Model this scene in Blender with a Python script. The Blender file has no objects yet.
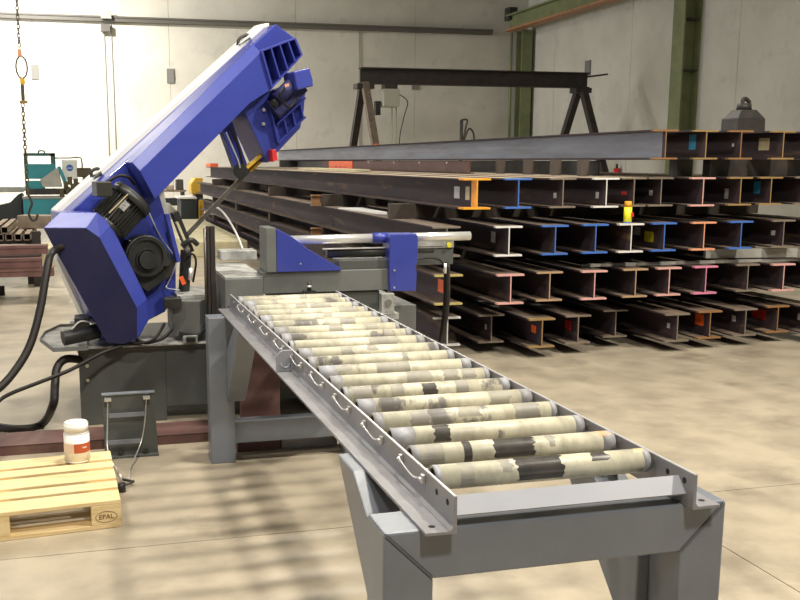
import bpy, bmesh, math, random
from mathutils import Vector, Matrix
random.seed(7)
PI = math.pi
SC = bpy.context.scene
COL = SC.collection
V = Vector

# ------------------------------------------------------------------ survey of the hall
# camera station: eye 1.8 m above the floor; rows give the world axes of the camera
CR = V((0.96669699, -0.25592368, 0.0))
CD = V((-0.04575877, -0.17284398, -0.98388571))
CF = V((0.25179965, 0.95111936, -0.17879851))
EYE = V((0, 0, 1.8)); PX, PY, FL = 350.0, 342.0, 996.0

def ray(u, v):
    d = V((u - PX, v - PY, FL))
    return CR * d.x + CD * d.y + CF * d.z
def aty(u, v, y):                     # point of the sight line at depth y
    d = ray(u, v); return EYE + d * (y / d.y)
def atx(u, v, x):
    d = ray(u, v); return EYE + d * (x / d.x)
def atz(u, v, z):
    d = ray(u, v); return EYE + d * ((z - 1.8) / d.z)
# plane of the saw bow, swung 15 degrees about the vertical
BO = V((-0.2, 6.78, 0)); PHI = math.radians(15)
BE = V((math.cos(PHI), math.sin(PHI), 0)); BN = V((-math.sin(PHI), math.cos(PHI), 0))
def bow(u, v, d):
    r = ray(u, v); t = (d - (EYE - BO).dot(BN)) / r.dot(BN)
    return EYE + r * t

# ------------------------------------------------------------------ materials
MATS = {}
def mat(name, col, rough=0.5, metal=0.0, col2=None, nscale=6.0, lo=0.4, hi=0.65, bump=0.0, bscale=None,
        stretch=None, col3=None, n3=2.0, lo3=0.55, hi3=0.7, rand=False, coat=0.0, spec=0.5):
    m = bpy.data.materials.new(name); m.use_nodes = True
    nt = m.node_tree; N = nt.nodes; L = nt.links
    b = N['Principled BSDF']
    b.inputs['Roughness'].default_value = rough; b.inputs['Metallic'].default_value = metal
    b.inputs['Base Color'].default_value = (*col, 1)
    b.inputs['Coat Weight'].default_value = coat
    b.inputs['Specular IOR Level'].default_value = spec
    tc = N.new('ShaderNodeTexCoord'); mp = N.new('ShaderNodeMapping')
    L.new(tc.outputs['Object'], mp.inputs['Vector'])
    if stretch: mp.inputs['Scale'].default_value = stretch
    if rand:
        oi = N.new('ShaderNodeObjectInfo'); mm = N.new('ShaderNodeMath'); mm.operation = 'MULTIPLY'
        mm.inputs[1].default_value = 57.0; L.new(oi.outputs['Random'], mm.inputs[0])
        cb = N.new('ShaderNodeCombineXYZ')
        for i in range(3): L.new(mm.outputs[0], cb.inputs[i])
        L.new(cb.outputs[0], mp.inputs['Location'])
    def noise(sc, lo, hi, det=6):
        n = N.new('ShaderNodeTexNoise'); n.inputs['Scale'].default_value = sc; n.inputs['Detail'].default_value = det
        n.inputs['Roughness'].default_value = 0.6
        L.new(mp.outputs[0], n.inputs['Vector'])
        r = N.new('ShaderNodeValToRGB'); r.color_ramp.elements[0].position = lo; r.color_ramp.elements[1].position = hi
        L.new(n.outputs['Fac'], r.inputs[0]); return n, r
    src = None
    if col2:
        n, r = noise(nscale, lo, hi)
        mx = N.new('ShaderNodeMix'); mx.data_type = 'RGBA'
        mx.inputs[6].default_value = (*col, 1); mx.inputs[7].default_value = (*col2, 1)
        L.new(r.outputs[0], mx.inputs[0]); src = mx.outputs[2]
    if col3:
        n, r = noise(n3, lo3, hi3)
        mx = N.new('ShaderNodeMix'); mx.data_type = 'RGBA'
        if src: L.new(src, mx.inputs[6])
        else: mx.inputs[6].default_value = (*col, 1)
        mx.inputs[7].default_value = (*col3, 1)
        L.new(r.outputs[0], mx.inputs[0]); src = mx.outputs[2]
    if src: L.new(src, b.inputs['Base Color'])
    if bump:
        n = N.new('ShaderNodeTexNoise'); n.inputs['Scale'].default_value = bscale or nscale * 4; n.inputs['Detail'].default_value = 5
        L.new(mp.outputs[0], n.inputs['Vector'])
        bp = N.new('ShaderNodeBump'); bp.inputs['Strength'].default_value = bump; bp.inputs['Distance'].default_value = 0.02
        L.new(n.outputs['Fac'], bp.inputs['Height']); L.new(bp.outputs[0], b.inputs['Normal'])
    MATS[name] = m; return m

mat('concrete_floor', (.44, .375, .275), .4, col2=(.25, .21, .152), nscale=2.6, lo=.38, hi=.78, col3=(.20, .165, .12), n3=1.2, lo3=.57, hi3=.74, bump=.04, bscale=14)
mat('joint_dark', (.05, .04, .03), .9)
mat('wall_concrete', (.60, .57, .49), .85, col2=(.50, .475, .40), nscale=.55, lo=.35, hi=.7, col3=(.44, .42, .36), n3=1.6, lo3=.56, hi3=.78, bump=.05, bscale=3)
mat('ceiling_sheet', (.35, .35, .34), .7)
mat('green_paint', (.19, .21, .095), .55, col2=(.14, .16, .075), nscale=2)
mat('rail_orange', (.42, .20, .09), .6, col2=(.25, .13, .07), nscale=8)
mat('dark_steel', (.035, .033, .032), .55, metal=.3, col2=(.07, .055, .045), nscale=5)
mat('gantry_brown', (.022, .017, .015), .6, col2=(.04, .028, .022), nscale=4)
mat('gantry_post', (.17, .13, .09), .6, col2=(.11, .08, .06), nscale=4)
mat('tray_metal', (.10, .092, .075), .6); mat('plate_grey', (.17, .165, .15), .7)
mat('grey_box', (.33, .32, .28), .6)
mat('conveyor_grey', (.185, .20, .225), .36, col2=(.155, .168, .19), nscale=3, bump=.03, bscale=60, spec=.6)
mat('conveyor_rail', (.27, .265, .275), .4, col2=(.21, .20, .205), nscale=5, bump=.03, bscale=60)
mat('bar_grey', (.31, .315, .335), .4, col2=(.29, .295, .32), nscale=6)
mat('roller_bare', (.10, .09, .078), .28, metal=.3, col2=(.06, .055, .05), nscale=20, rand=True)
mat('roller_grey', (.27, .25, .21), .45, col2=(.36, .335, .25), nscale=16, rand=True)
mat('roller_rust', (.62, .30, .12), .5, col2=(.60, .45, .28), nscale=16)
mat('weld', (.12, .12, .125), .6)
mat('rail_edge', (.62, .62, .62), .35, metal=.4)
mat('roller_cream', (.62, .58, .43), .42, col2=(.36, .335, .25), nscale=10.0, lo=.42, hi=.70, stretch=(1.5, .8, .8),
    col3=(.20, .185, .165), n3=3.4, lo3=.575, hi3=.61, rand=True, bump=.04, bscale=50)
mat('roller_end', (.36, .36, .38), .5, col2=(.26, .25, .235), nscale=14, rand=True)
mat('hole_dark', (.01, .01, .01), .8)
mat('zinc', (.62, .60, .55), .35, metal=.7)
mat('saw_blue', (.042, .060, .34), .33, coat=.3, col2=(.037, .052, .30), nscale=3)
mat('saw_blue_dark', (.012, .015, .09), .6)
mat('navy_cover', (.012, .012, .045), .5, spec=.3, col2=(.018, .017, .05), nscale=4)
mat('saw_white', (.78, .77, .70), .4)
mat('black_paint', (.018, .019, .018), .42, col2=(.035, .034, .03), nscale=8)
mat('black_rubber', (.014, .011, .009), .5, spec=.3)
mat('motor_fin', (.05, .05, .045), .35, metal=.3)
mat('plate_label', (.5, .5, .48), .4, metal=.4, col2=(.2, .2, .2), nscale=60, lo=.5, hi=.6)
mat('machine_grey', (.16, .165, .155), .5, col2=(.125, .13, .122), nscale=4)
mat('base_green_grey', (.095, .10, .092), .5, col2=(.075, .08, .074), nscale=3)
mat('table_steel', (.50, .50, .47), .5, metal=.2, col2=(.22, .22, .2), nscale=9, bump=.1, bscale=60)
mat('chrome', (.80, .79, .76), .3, metal=.55)
mat('blade_steel', (.22, .20, .17), .4, metal=.7, col2=(.14, .12, .1), nscale=12)
mat('yellow_paint', (.72, .42, .03), .45)
mat('red_paint', (.62, .03, .03), .45)
mat('lit_dust_pale', (.45, .36, .25), .75, col2=(.33, .25, .17), nscale=3, stretch=(3, .5, 3), rand=True)  # tan dust plus overhead lamp light put into the colour, fourth row tops
mat('lit_dust_top', (.17, .12, .08), .75, col2=(.08, .06, .047), nscale=3, stretch=(3, .5, 3), rand=True)  # brown dust on upward flange faces, lamp light from above mixed into the colour
mat('block_brown', (.085, .065, .052), .8)
mat('mill_steel', (.046, .034, .040), .7, spec=.15, col2=(.072, .05, .052), nscale=2.2, lo=.4, hi=.7, stretch=(3, .35, 3), col3=(.21, .125, .065), n3=3, lo3=.6, hi3=.78, rand=True)
mat('mill_pale', (.20, .21, .25), .5, metal=.2, col2=(.14, .135, .16), nscale=2.2, stretch=(3, .35, 3), col3=(.20, .10, .05), n3=4, lo3=.66, hi3=.8, rand=True)
mat('primer_red', (.13, .062, .052), .7, col2=(.09, .045, .038), nscale=5, stretch=(1, .4, 1), col3=(.17, .10, .07), n3=4)
mat('pale_red', (.22, .11, .095), .7, col2=(.15, .075, .062), nscale=4)
for nm, c in dict(orange=(.85, .36, .02), blue=(.05, .15, .50), white=(.72, .70, .66), pink=(.66, .36, .32), hotpink=(.66, .22, .34),
                  tan=(.42, .27, .15), dull=(.20, .16, .12), rust=(.27, .135, .05), ochre=(.30, .19, .07), olive=(.46, .38, .13),
                  salmon=(.75, .33, .18), cyan=(.03, .32, .55), red=(.6, .03, .02), yellow=(.72, .62, .03), label=(.6, .6, .6),
                  orangered=(.9, .13, .02), cream=(.6, .5, .28)).items():
    mat('paint_' + nm, c, .55, col2=tuple(x * .72 for x in c), nscale=18, lo=.45, hi=.75)
mat('timber_new', (.82, .65, .35), .7, col2=(.66, .47, .22), nscale=3, stretch=(1.0, 14, 14), lo=.4, hi=.7, col3=(.45, .27, .11), n3=1.6, lo3=.66, hi3=.76, bump=.1, bscale=8)
mat('timber_pale', (.62, .56, .36), .75, col2=(.5, .44, .27), nscale=4)
mat('timber_dark', (.06, .045, .035), .8, col2=(.04, .03, .022), nscale=5)
mat('ink', (.12, .05, .02), .8)
mat('jar_white', (.86, .84, .79), .35)
mat('jar_label', (.50, .10, .03), .5)
mat('jar_label_pale', (.80, .62, .46), .5)
mat('teal', (.03, .28, .33), .45, col2=(.025, .24, .29), nscale=2)
mat('teal_dark', (.03, .11, .10), .5)
mat('tarp', (.03, .035, .035), .7)
mat('cardboard', (.33, .26, .19), .8, col2=(.24, .18, .13), nscale=5)
mat('chain_steel', (.10, .085, .05), .5, metal=.5)
mat('can_yellow', (.85, .80, .03), .4)
mat('hoist_beige', (.42, .42, .34), .5)
mat('canvas_grey', (.45, .45, .40), .8, col2=(.36, .36, .32), nscale=3)

# ------------------------------------------------------------------ mesh builder
class MB:
    def __init__(s): s.bm = bmesh.new(); s.mats = []
    def mi(s, m):
        if m not in s.mats: s.mats.append(m)
        return s.mats.index(m)
    def face(s, vs, m, smooth=False):
        try: f = s.bm.faces.new(vs)
        except ValueError: return None
        f.material_index = s.mi(m); f.smooth = smooth; return f
    def loft(s, A, B, m, capm=None, smooth=False, caps=True):
        a = [s.bm.verts.new(p) for p in A]; b = [s.bm.verts.new(p) for p in B]; n = len(a)
        for i in range(n): s.face([a[i], a[(i + 1) % n], b[(i + 1) % n], b[i]], m, smooth)
        if caps:
            s.face(a[::-1], capm or m); s.face(b, m)
        return s
    def box(s, x0, x1, y0, y1, z0, z1, m):
        return s.loft([V((x0, y0, z0)), V((x1, y0, z0)), V((x1, y0, z1)), V((x0, y0, z1))],
                      [V((x0, y1, z0)), V((x1, y1, z0)), V((x1, y1, z1)), V((x0, y1, z1))], m)
    def bar(s, p, q, w, h, m, up=V((0, 0, 1))):            # rectangular bar from p to q
        p, q = V(p), V(q); d = (q - p).normalized(); sx = d.cross(up)
        if sx.length < 1e-4: sx = d.cross(V((0, 1, 0)))
        sx.normalize(); sy = sx.cross(d).normalized()
        c = [(-w / 2, -h / 2), (w / 2, -h / 2), (w / 2, h / 2), (-w / 2, h / 2)]
        return s.loft([p + sx * a + sy * b for a, b in c], [q + sx * a + sy * b for a, b in c], m)
    def cyl(s, p, q, r, m, n=20, r2=None, capm=None):
        p, q = V(p), V(q); d = (q - p).normalized(); a = d.orthogonal().normalized(); b = d.cross(a)
        r2 = r if r2 is None else r2
        A = [p + (a * math.cos(t) + b * math.sin(t)) * r for t in [2 * PI * i / n for i in range(n)]]
        B = [q + (a * math.cos(t) + b * math.sin(t)) * r2 for t in [2 * PI * i / n for i in range(n)]]
        return s.loft(A, B, m, capm, smooth=True)
    def ring(s, p, q, R, r, m, n=28):                      # hollow tube
        p, q = V(p), V(q); d = (q - p).normalized(); a = d.orthogonal().normalized(); b = d.cross(a)
        L = []
        for c, rr in ((p, R), (q, R), (q, r), (p, r)):
            L.append([s.bm.verts.new(c + (a * math.cos(t) + b * math.sin(t)) * rr) for t in [2 * PI * i / n for i in range(n)]])
        for k in range(4):
            A, B = L[k], L[(k + 1) % 4]
            for i in range(n): s.face([A[i], A[(i + 1) % n], B[(i + 1) % n], B[i]], m, k in (0, 2))
        return s
    def tube(s, pts, r, m, n=10, sub=6, closed=False):
        pts = [V(p) for p in pts]
        if sub > 1 and len(pts) > 2:
            P = pts; out = []; k = len(P); rng = range(k if closed else k - 1)
            for i in rng:
                p0 = P[(i - 1) % k] if (closed or i > 0) else P[i]; p1 = P[i]; p2 = P[(i + 1) % k]
                p3 = P[(i + 2) % k] if (closed or i + 2 < k) else p2
                for j in range(sub):
                    t = j / sub
                    out.append(.5 * ((2 * p1) + (p2 - p0) * t + (2 * p0 - 5 * p1 + 4 * p2 - p3) * t * t + (3 * p1 - p0 - 3 * p2 + p3) * t ** 3))
            if not closed: out.append(P[-1])
            pts = out
        rings = []; ref = None; k = len(pts)
        for i, p in enumerate(pts):
            d = (pts[(i + 1) % k] - pts[i - 1]) if (closed or 0 < i < k - 1) else (pts[1] - pts[0] if i == 0 else pts[-1] - pts[-2])
            d.normalize()
            if ref is None: ref = d.orthogonal().normalized()
            ref = (ref - d * ref.dot(d)).normalized(); b = d.cross(ref)
            rings.append([s.bm.verts.new(p + (ref * math.cos(2 * PI * j / n) + b * math.sin(2 * PI * j / n)) * r) for j in range(n)])
        for i in range(k if closed else k - 1):
            A, B = rings[i], rings[(i + 1) % k]
            for j in range(n): s.face([A[j], A[(j + 1) % n], B[(j + 1) % n], B[j]], m, True)
        if not closed: s.face(rings[0][::-1], m); s.face(rings[-1], m)
        return s
    def sphere(s, c, r, m, sc=(1, 1, 1)):
        g = bmesh.ops.create_uvsphere(s.bm, u_segments=14, v_segments=9, radius=r)
        for v in g['verts']: v.co = V((v.co.x * sc[0], v.co.y * sc[1], v.co.z * sc[2])) + V(c)
        k = s.mi(m)
        for v in g['verts']:
            for f in v.link_faces: f.material_index = k; f.smooth = True
        return s
    def build(s, name, parent=None, bevel=0.0, seg=2, loc=None):
        bmesh.ops.recalc_face_normals(s.bm, faces=s.bm.faces)
        if loc is not None: bmesh.ops.translate(s.bm, verts=s.bm.verts, vec=-V(loc))
        me = bpy.data.meshes.new(name); s.bm.to_mesh(me); s.bm.free()
        for m in s.mats: me.materials.append(MATS[m])
        o = bpy.data.objects.new(name, me); COL.objects.link(o)
        if loc is not None: o.location = loc
        if parent:
            o.parent = parent
            # the chain of parents is unrotated, so the inverse is a plain shift
            t = V((0, 0, 0)); p = parent
            while p: t += V(p.location); p = p.parent
            o.matrix_parent_inverse = Matrix.Translation(-V(parent['_w'])) if '_w' in parent else Matrix.Translation(-V(parent.location))
            if parent.type == 'MESH': o.matrix_parent_inverse = Matrix.Identity(4)
        if bevel:
            b = o.modifiers.new('bevel', 'BEVEL'); b.width = bevel; b.segments = seg; b.limit_method = 'ANGLE'; b.angle_limit = math.radians(35)
            b.harden_normals = False
        return o

def tag(o, label=None, cat=None, group=None, kind=None):
    if label: o['label'] = label
    if cat: o['category'] = cat
    if group: o['group'] = group
    if kind: o['kind'] = kind
    return o
def thing(name, label, cat, loc, group=None):
    o = bpy.data.objects.new(name, None); COL.objects.link(o); o.location = loc; o.empty_display_size = .1
    return tag(o, label, cat, group)
def copy_tree(o, parent=None):
    c = o.copy(); COL.objects.link(c)
    if parent: c.parent = parent
    for ch in list(o.children): copy_tree(ch, c)
    return c

# ================================================================== SETTING
m = MB(); m.box(-16, 26, -4, 44, -.3, -.012, 'joint_dark')
xs = [-16, -9.2, -3.16, 2.86, 8.9, 14.9, 26]; ys = [-4, -1.4, 4.58, 10.6, 16.6, 22.6, 28.6, 34.6, 44]
for i in range(len(xs) - 1):
    for j in range(len(ys) - 1):
        m.box(xs[i] + .003, xs[i + 1] - .003, ys[j] + .003, ys[j + 1] - .003, -.05, 0, 'concrete_floor')
tag(m.build('floor'), kind='structure')
m = MB(); m.box(-16, 18.3, 40.04, 40.3, 0, 9, 'joint_dark')
xs = [-16, -11.45, -6.5, -1.55, 3.43, 8.38, 13.34, 18.3]
for i in range(len(xs) - 1): m.box(xs[i] + .006, xs[i + 1] - .006, 40, 40.2, 0, 9, 'wall_concrete')
tag(m.build('wall_back'), kind='structure')
m = MB(); m.box(18.34, 18.6, -4, 40.3, 0, 9, 'joint_dark')
ys = [-4, 2.3, 8.15, 14, 19.85, 25.7, 31.6, 37.4, 40.3]
for i in range(len(ys) - 1): m.box(18.3, 18.5, ys[i] + .008, ys[i + 1] - .008, 0, 9, 'wall_concrete')
tag(m.build('wall_right'), kind='structure')
m = MB(); m.box(-16, 18.6, -4, 40.3, 9, 9.15, 'ceiling_sheet')
tag(m.build('ceiling'), kind='structure')

# crane rail along the back wall
t = thing('crane_rail', 'long grey steel rail running high across the back wall', 'rail', (2, 39.9, 6.93))
MB().box(-16, 16.6, 39.72, 40, 6.93, 7.10, 'tray_metal').build('rail_body', t)
MB().box(-16, 16.6, 39.66, 39.72, 7.06, 7.12, 'tray_metal').build('top_flange', t)
t = thing('junction_box', 'small grey box on the back wall rail above the pipes', 'box', (1.1, 39.7, 6.9))
MB().box(.92, 1.30, 39.5, 39.65, 7.0, 7.28, 'grey_box').build('box_body', t, .01)
MB().box(.90, 1.24, 39.6, 39.9, 6.55, 6.82, 'tray_metal').build('bracket', t, .01)
for (x, lab) in ((1.02, 'left of the two thin pipes running down the back wall'), (1.28, 'right of the two thin pipes running down the back wall')):
    m = MB(); m.cyl((x, 39.95, 0), (x, 39.95, 6.9), .022, 'grey_box', 8)
    tag(m.build('conduit_pipe'), lab, 'pipe')
m = MB(); m.cyl((10.96, 39.95, 0), (10.96, 39.95, 6.9), .022, 'grey_box', 8)
tag(m.build('conduit_pipe'), 'thin pipe down the back wall behind the gantry post', 'pipe')
for (x, y, z, nx, lab) in ((-1.54, 39.96, 5.06, 0, 'grey plate on the far left joint of the back wall'), (3.44, 39.96, 5.02, 0, 'grey plate on the wall joint above the saw bow'),
                  (13.34, 39.96, 4.95, 0, 'grey plate on the back wall joint below the gantry beam'), (18.27, 34.6, 5.19, 1, 'grey plate on the right wall behind the gantry end')):
    m = MB()
    if nx: m.box(x - .02, x + .03, y - .2, y + .2, z - .27, z + .27, 'plate_grey')
    else: m.box(x - .14, x + .14, y - .02, y + .04, z - .27, z + .27, 'plate_grey')
    tag(m.build('joint_plate', bevel=.005), lab, 'plate')

def i_prof(w, h, tf, tw):
    return [(-w/2, 0), (w/2, 0), (w/2, tf), (tw/2, tf), (tw/2, h-tf), (w/2, h-tf), (w/2, h), (-w/2, h), (-w/2, h-tf), (-tw/2, h-tf), (-tw/2, tf), (-w/2, tf)]
# green columns
t = thing('steel_column', 'green steel column in the far corner of the hall', 'column', (17.9, 39.6, 0))
pr = i_prof(.45, .6, .04, .03)
m = MB(); m.loft([V((17.92 + a, 39.2 + b, 0)) for a, b in pr], [V((17.92 + a, 39.2 + b, 7.1)) for a, b in pr], 'green_paint'); m.build('shaft', t)
MB().cyl((17.35, 39.5, 2.6), (17.35, 39.5, 7.0), .05, 'green_paint', 10).build('drain_pipe', t)
t = thing('steel_column', 'green steel column with cross plates against the right wall', 'column', (17.95, 28, 0))
m = MB(); m.loft([V((17.7 + b, 27.88 + a, 0)) for a, b in i_prof(.62, .6, .05, .05)], [V((17.7 + b, 27.88 + a, 9)) for a, b in i_prof(.62, .6, .05, .05)], 'green_paint')
m.build('shaft', t)
for z in (4.5, 6.0, 6.8, 7.6):
    MB().box(17.72, 18.28, 27.58, 28.18, z, z + .05, 'dark_steel').build('stiffener_plate', t)
t = thing('crane_beam', 'green crane runway beam along the right wall with an orange rail below', 'beam', (17.2, 30, 7))
MB().box(17.18, 17.28, 8, 39.4, 7.08, 7.62, 'green_paint').build('web', t)
MB().box(17.0, 17.45, 8, 39.4, 7.60, 7.66, 'green_paint').build('top_flange', t)
MB().box(17.0, 17.45, 8, 39.4, 7.02, 7.10, 'rail_orange').build('bottom_flange', t)
MB().box(17.3, 18.3, 27.4, 28.4, 6.85, 7.0, 'green_paint').build('bracket', t)
MB().box(17.05, 17.4, 39.1, 39.6, 7.45, 7.95, 'dark_steel').build('end_stop', t)

# ================================================================== GANTRY
GY = 31.2; GK = GY / 25.0
def gx(x): return x * GK
def gz(z): return 1.8 + (z - 1.8) * GK
t = thing('gantry_frame', 'dark gantry crane frame with A-shaped legs behind the beam stack', 'gantry', (12.5, GY, 0))
MB().loft([V((gx(6.88), GY + a, gz(3.72) + b)) for a, b in i_prof(.36, .5, .04, .04)], [V((gx(13.2), GY + a, gz(3.72) + b)) for a, b in i_prof(.36, .5, .04, .04)], 'gantry_brown').build('cross_beam', t)
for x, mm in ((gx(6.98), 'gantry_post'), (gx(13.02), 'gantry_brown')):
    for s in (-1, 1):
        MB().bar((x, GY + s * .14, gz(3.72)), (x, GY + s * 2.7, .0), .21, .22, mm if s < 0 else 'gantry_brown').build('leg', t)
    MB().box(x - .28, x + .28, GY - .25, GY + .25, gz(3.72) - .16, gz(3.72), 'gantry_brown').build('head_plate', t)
MB().cyl((gx(13.2), GY, gz(4.02)), (gx(13.2) + .75, GY, gz(4.1)), .03, 'dark_steel', 8).build('hook_rod', t)
hx = gx(7.65)
t = thing('chain_hoist', 'beige chain hoist hanging under the left end of the gantry beam', 'hoist', (hx, GY, gz(3)))
MB().box(hx - .26, hx + .28, GY - .25, GY + .25, gz(3.15), gz(3.60), 'hoist_beige').build('housing', t, .03)
MB().box(hx - .2, hx + .22, GY - .2, GY + .2, gz(3.6) - .01, gz(3.72) - .005, 'dark_steel').build('trolley', t)
MB().box(hx - .48, hx - .30, GY - .1, GY + .1, gz(2.95), gz(3.3), 'black_paint').build('hook_block', t, .02)
for x in (hx + .10, hx + .24): MB().cyl((x, GY, .7), (x, GY, gz(3.2)), .016, 'grey_box', 6).build('chain', t)
MB().tube([(hx + .28, GY, gz(3.5)), (hx + .62, GY, gz(3.3)), (hx + .5, GY, gz(2.9)), (hx + .36, GY, gz(2.3)), (hx + .4, GY, 1)], .016, 'dark_steel', 6).build('cable', t)

# ================================================================== BEAM STACK
BH, BW, TF, TW = .272, .258, .016, .011
L_ = 19.2
ROWZ = {1: .10, 2: .525, 3: .952, 4: 1.375, 5: 1.815}
ordn = ['first', 'second', 'third', 'fourth', 'fifth', 'sixth', 'seventh', 'eighth', 'ninth', 'tenth', 'eleventh']
rown = {1: 'bottom row', 2: 'second row up', 3: 'third row up', 4: 'fourth row up', 5: 'top row'}
pcn = dict(orange='bright orange painted end', blue='blue painted end', white='white painted end', pink='pink painted end', hotpink='vivid pink painted end',
           tan='tan pink end', dull='bare dull end', rust='rusty orange end', ochre='ochre yellow end', olive='yellow-green end', salmon='salmon painted end',
           )
# (x of web, y of the near end, end paint, sticker list (dist along, height fraction, w, h, paint), flanges painted length)
ROWS = {
 1: [(3.14, 8.6, 'white', [(.12, .5, .03, .10, 'red')]), (3.57, 8.65, 'dull', [(.10, .5, .05, .05, 'label')]), (4.08, 8.3, 'ochre', [(.12, .55, .10, .07, 'orangered')]), (4.45, 8.4, 'dull', [(.14, .55, .12, .09, 'red')]), (4.84, 8.62, 'dull', []),
     (5.51, 8.25, 'dull', [(.12, .5, .05, .05, 'label')]), (5.87, 8.32, 'rust', [(.10, .6, .14, .11, 'orangered')]), (6.27, 8.36, 'dull', [(.15, .55, .06, .06, 'label')]), (6.64, 8.45, 'rust', [(.18, .55, .22, .10, 'red')]), (7.1, 8.3, 'dull', [(.2, .5, .07, .07, 'label')])],
 2: [(3.15, 8.35, 'olive', [(.14, .55, .14, .12, 'orangered')]), (3.75, 8.25, 'pink', []), (4.14, 8.35, 'tan', []), (4.60, 8.33, 'pink', []), (5.03, 8.38, 'tan', []),
     (5.39, 8.40, 'pink', []), (5.79, 8.42, 'hotpink', []), (6.26, 8.48, 'dull', []), (6.67, 8.42, 'pink', []), (7.12, 8.4, 'dull', [])],
 3: [(3.12, 8.4, 'dull', []), (3.72, 8.32, 'white', [(.3, .55, .10, .10, 'label')]), (4.18, 8.34, 'blue', []), (4.59, 8.38, 'blue', []), (4.96, 8.38, 'white', []),
     (5.31, 8.42, 'blue', [(.18, .45, .16, .10, 'yellow'), (.42, .6, .12, .08, 'label')]), (5.74, 8.42, 'salmon', []), (6.15, 8.45, 'blue', []), (6.63, 8.5, 'dull', [(.12, .5, .06, .05, 'label')]), (7.08, 8.4, 'dull', [])],
 4: [(3.40, 8.36, 'orange', [(.42, .5, .14, .11, 'label'), (.17, .5, .10, .12, 'cream')]), (3.80, 8.4, 'blue', []), (4.24, 8.42, 'dull', [(.12, .4, .06, .05, 'label')]), (4.68, 8.38, 'white', [(.13, .4, .06, .06, 'label')]), (4.965, 8.5, 'dull', [(.12, .45, .10, .03, 'red')]),
     (5.25, 8.5, 'dull', [(.14, .45, .06, .05, 'label')]), (5.70, 8.4, 'pink', []), (6.11, 8.45, 'ochre', [(.18, .4, .06, .1, 'label')]), (6.45, 8.5, 'ochre', [(.16, .6, .10, .12, 'cyan')]), (6.85, 8.5, 'dull', [])],
 5: [(5.27, 8.38, 'rust', []), (5.70, 8.4, 'ochre', [(.16, .6, .11, .14, 'cyan')]), (6.08, 8.42, 'rust', [(.1, .5, .03, .03, 'label')]), (6.55, 8.42, 'ochre', [(.2, .55, .16, .12, 'cream')]), (6.98, 8.45, 'dull', [])],
}
def ibeam(x, y0, z, paint, L, body, label, group, plen, web):
    P_ = i_prof(BW, BH, TF, TW)
    m = MB(); secs = [y0, y0 + plen, y0 + L]; mm = ['paint_' + paint, body]
    rings = [[m.bm.verts.new((a, yy - y0, b)) for a, b in P_] for yy in secs]
    for k in range(2):
        for i in range(12): m.face([rings[k][i], rings[k][(i + 1) % 12], rings[k + 1][(i + 1) % 12], rings[k + 1][i]], (mm[0] if (i not in (3, 9) or paint == 'orange') else body) if k == 0 else (('lit_dust_pale' if z > 1.3 and z < 1.5 and i == 6 else 'lit_dust_top') if i in (2, 6, 10) else web if i == 9 else body))
    m.face(rings[0][::-1], mm[0]); m.face(rings[2], body)
    o = m.build('steel_girder'); o.location = (x, y0, z)
    return tag(o, label, 'girder', group)
for r, L in ROWS.items():
    for i, (x, y0, pc, st) in enumerate(L):
        z = ROWZ[r]; x *= y0 / 8.4
        body = 'mill_steel'; web = 'mill_pale' if (r == 5 and i == 0) else body
        side = ' of the stack, %s from left' % ordn[i] if i else ' of the stack, leftmost'
        lab = 'I-beam with ' + pcn[pc] + ', ' + rown[r] + side
        plen = .13 if pc == 'orange' else (.03 if pc in ('dull', 'tan') else .05)
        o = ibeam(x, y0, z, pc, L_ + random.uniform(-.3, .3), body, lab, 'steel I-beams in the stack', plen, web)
        for (d, hf, w, h, c) in st:
            m = MB(); zz = BH * hf
            m.box(-TW/2 - .002, -TW/2 + .001, d, d + w, zz - h/2, zz + h/2, 'paint_' + c)
            s = m.build('sticker' if c in ('label', 'cyan', 'yellow', 'cream') else 'paint_mark'); s.parent = o
            s['label'] = {'label': 'grey white paper label', 'cyan': 'light blue sticker', 'yellow': 'yellow sticker', 'cream': 'cream paint patch', 'orangered': 'bright orange paint mark', 'red': 'red paint mark'}[c]
# bearers between the rows
def bearer(x0, x1, y, z0, z1, label, mt='timber_dark', w=.12):
    m = MB(); m.box(x0, x1, y, y + w, z0, z1, mt)
    return tag(m.build('support_block', bevel=.004), label, 'support', 'bearers between the beam rows')
names = {0: 'on the floor', 1: 'on the bottom row', 2: 'on the second row', 3: 'on the third row'}
for r in range(0, 4):
    z0 = 0 if r == 0 else ROWZ[r] + BH; z1 = ROWZ[r + 1]
    for k, y in enumerate((9.7, 12.7, 16.6, 20.4, 24.2)):
        if k == 0 and r == 0: y = 9.3
        bearer(3.0, 7.3, y, z0 + .001, z1 - .001, 'dark bearer lying %s of the beams, %s from the front' % (names[r], ordn[k]))
z0, z1 = ROWZ[4] + BH + .001, ROWZ[5] - .001
for k, y in enumerate((11.55, 10.75, 10.05, 9.42)):
    bearer(4.95, 5.04, y, z0, z1, 'short square block under the pale top beam, %s from the front' % ordn[3 - k], 'block_brown', .10)
bearer(5.62, 5.80, 8.75, z0, z1, 'short block under the second beam of the top row', 'dark_steel', .13)
bearer(6.0, 7.2, 8.75, z0, z1, 'long dark bearer under the right end of the top row', 'dark_steel', .13)
bearer(4.9, 7.2, 25.5, z0, z1, 'rear bearer under the far ends of the top row', 'dark_steel', .15)
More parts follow.
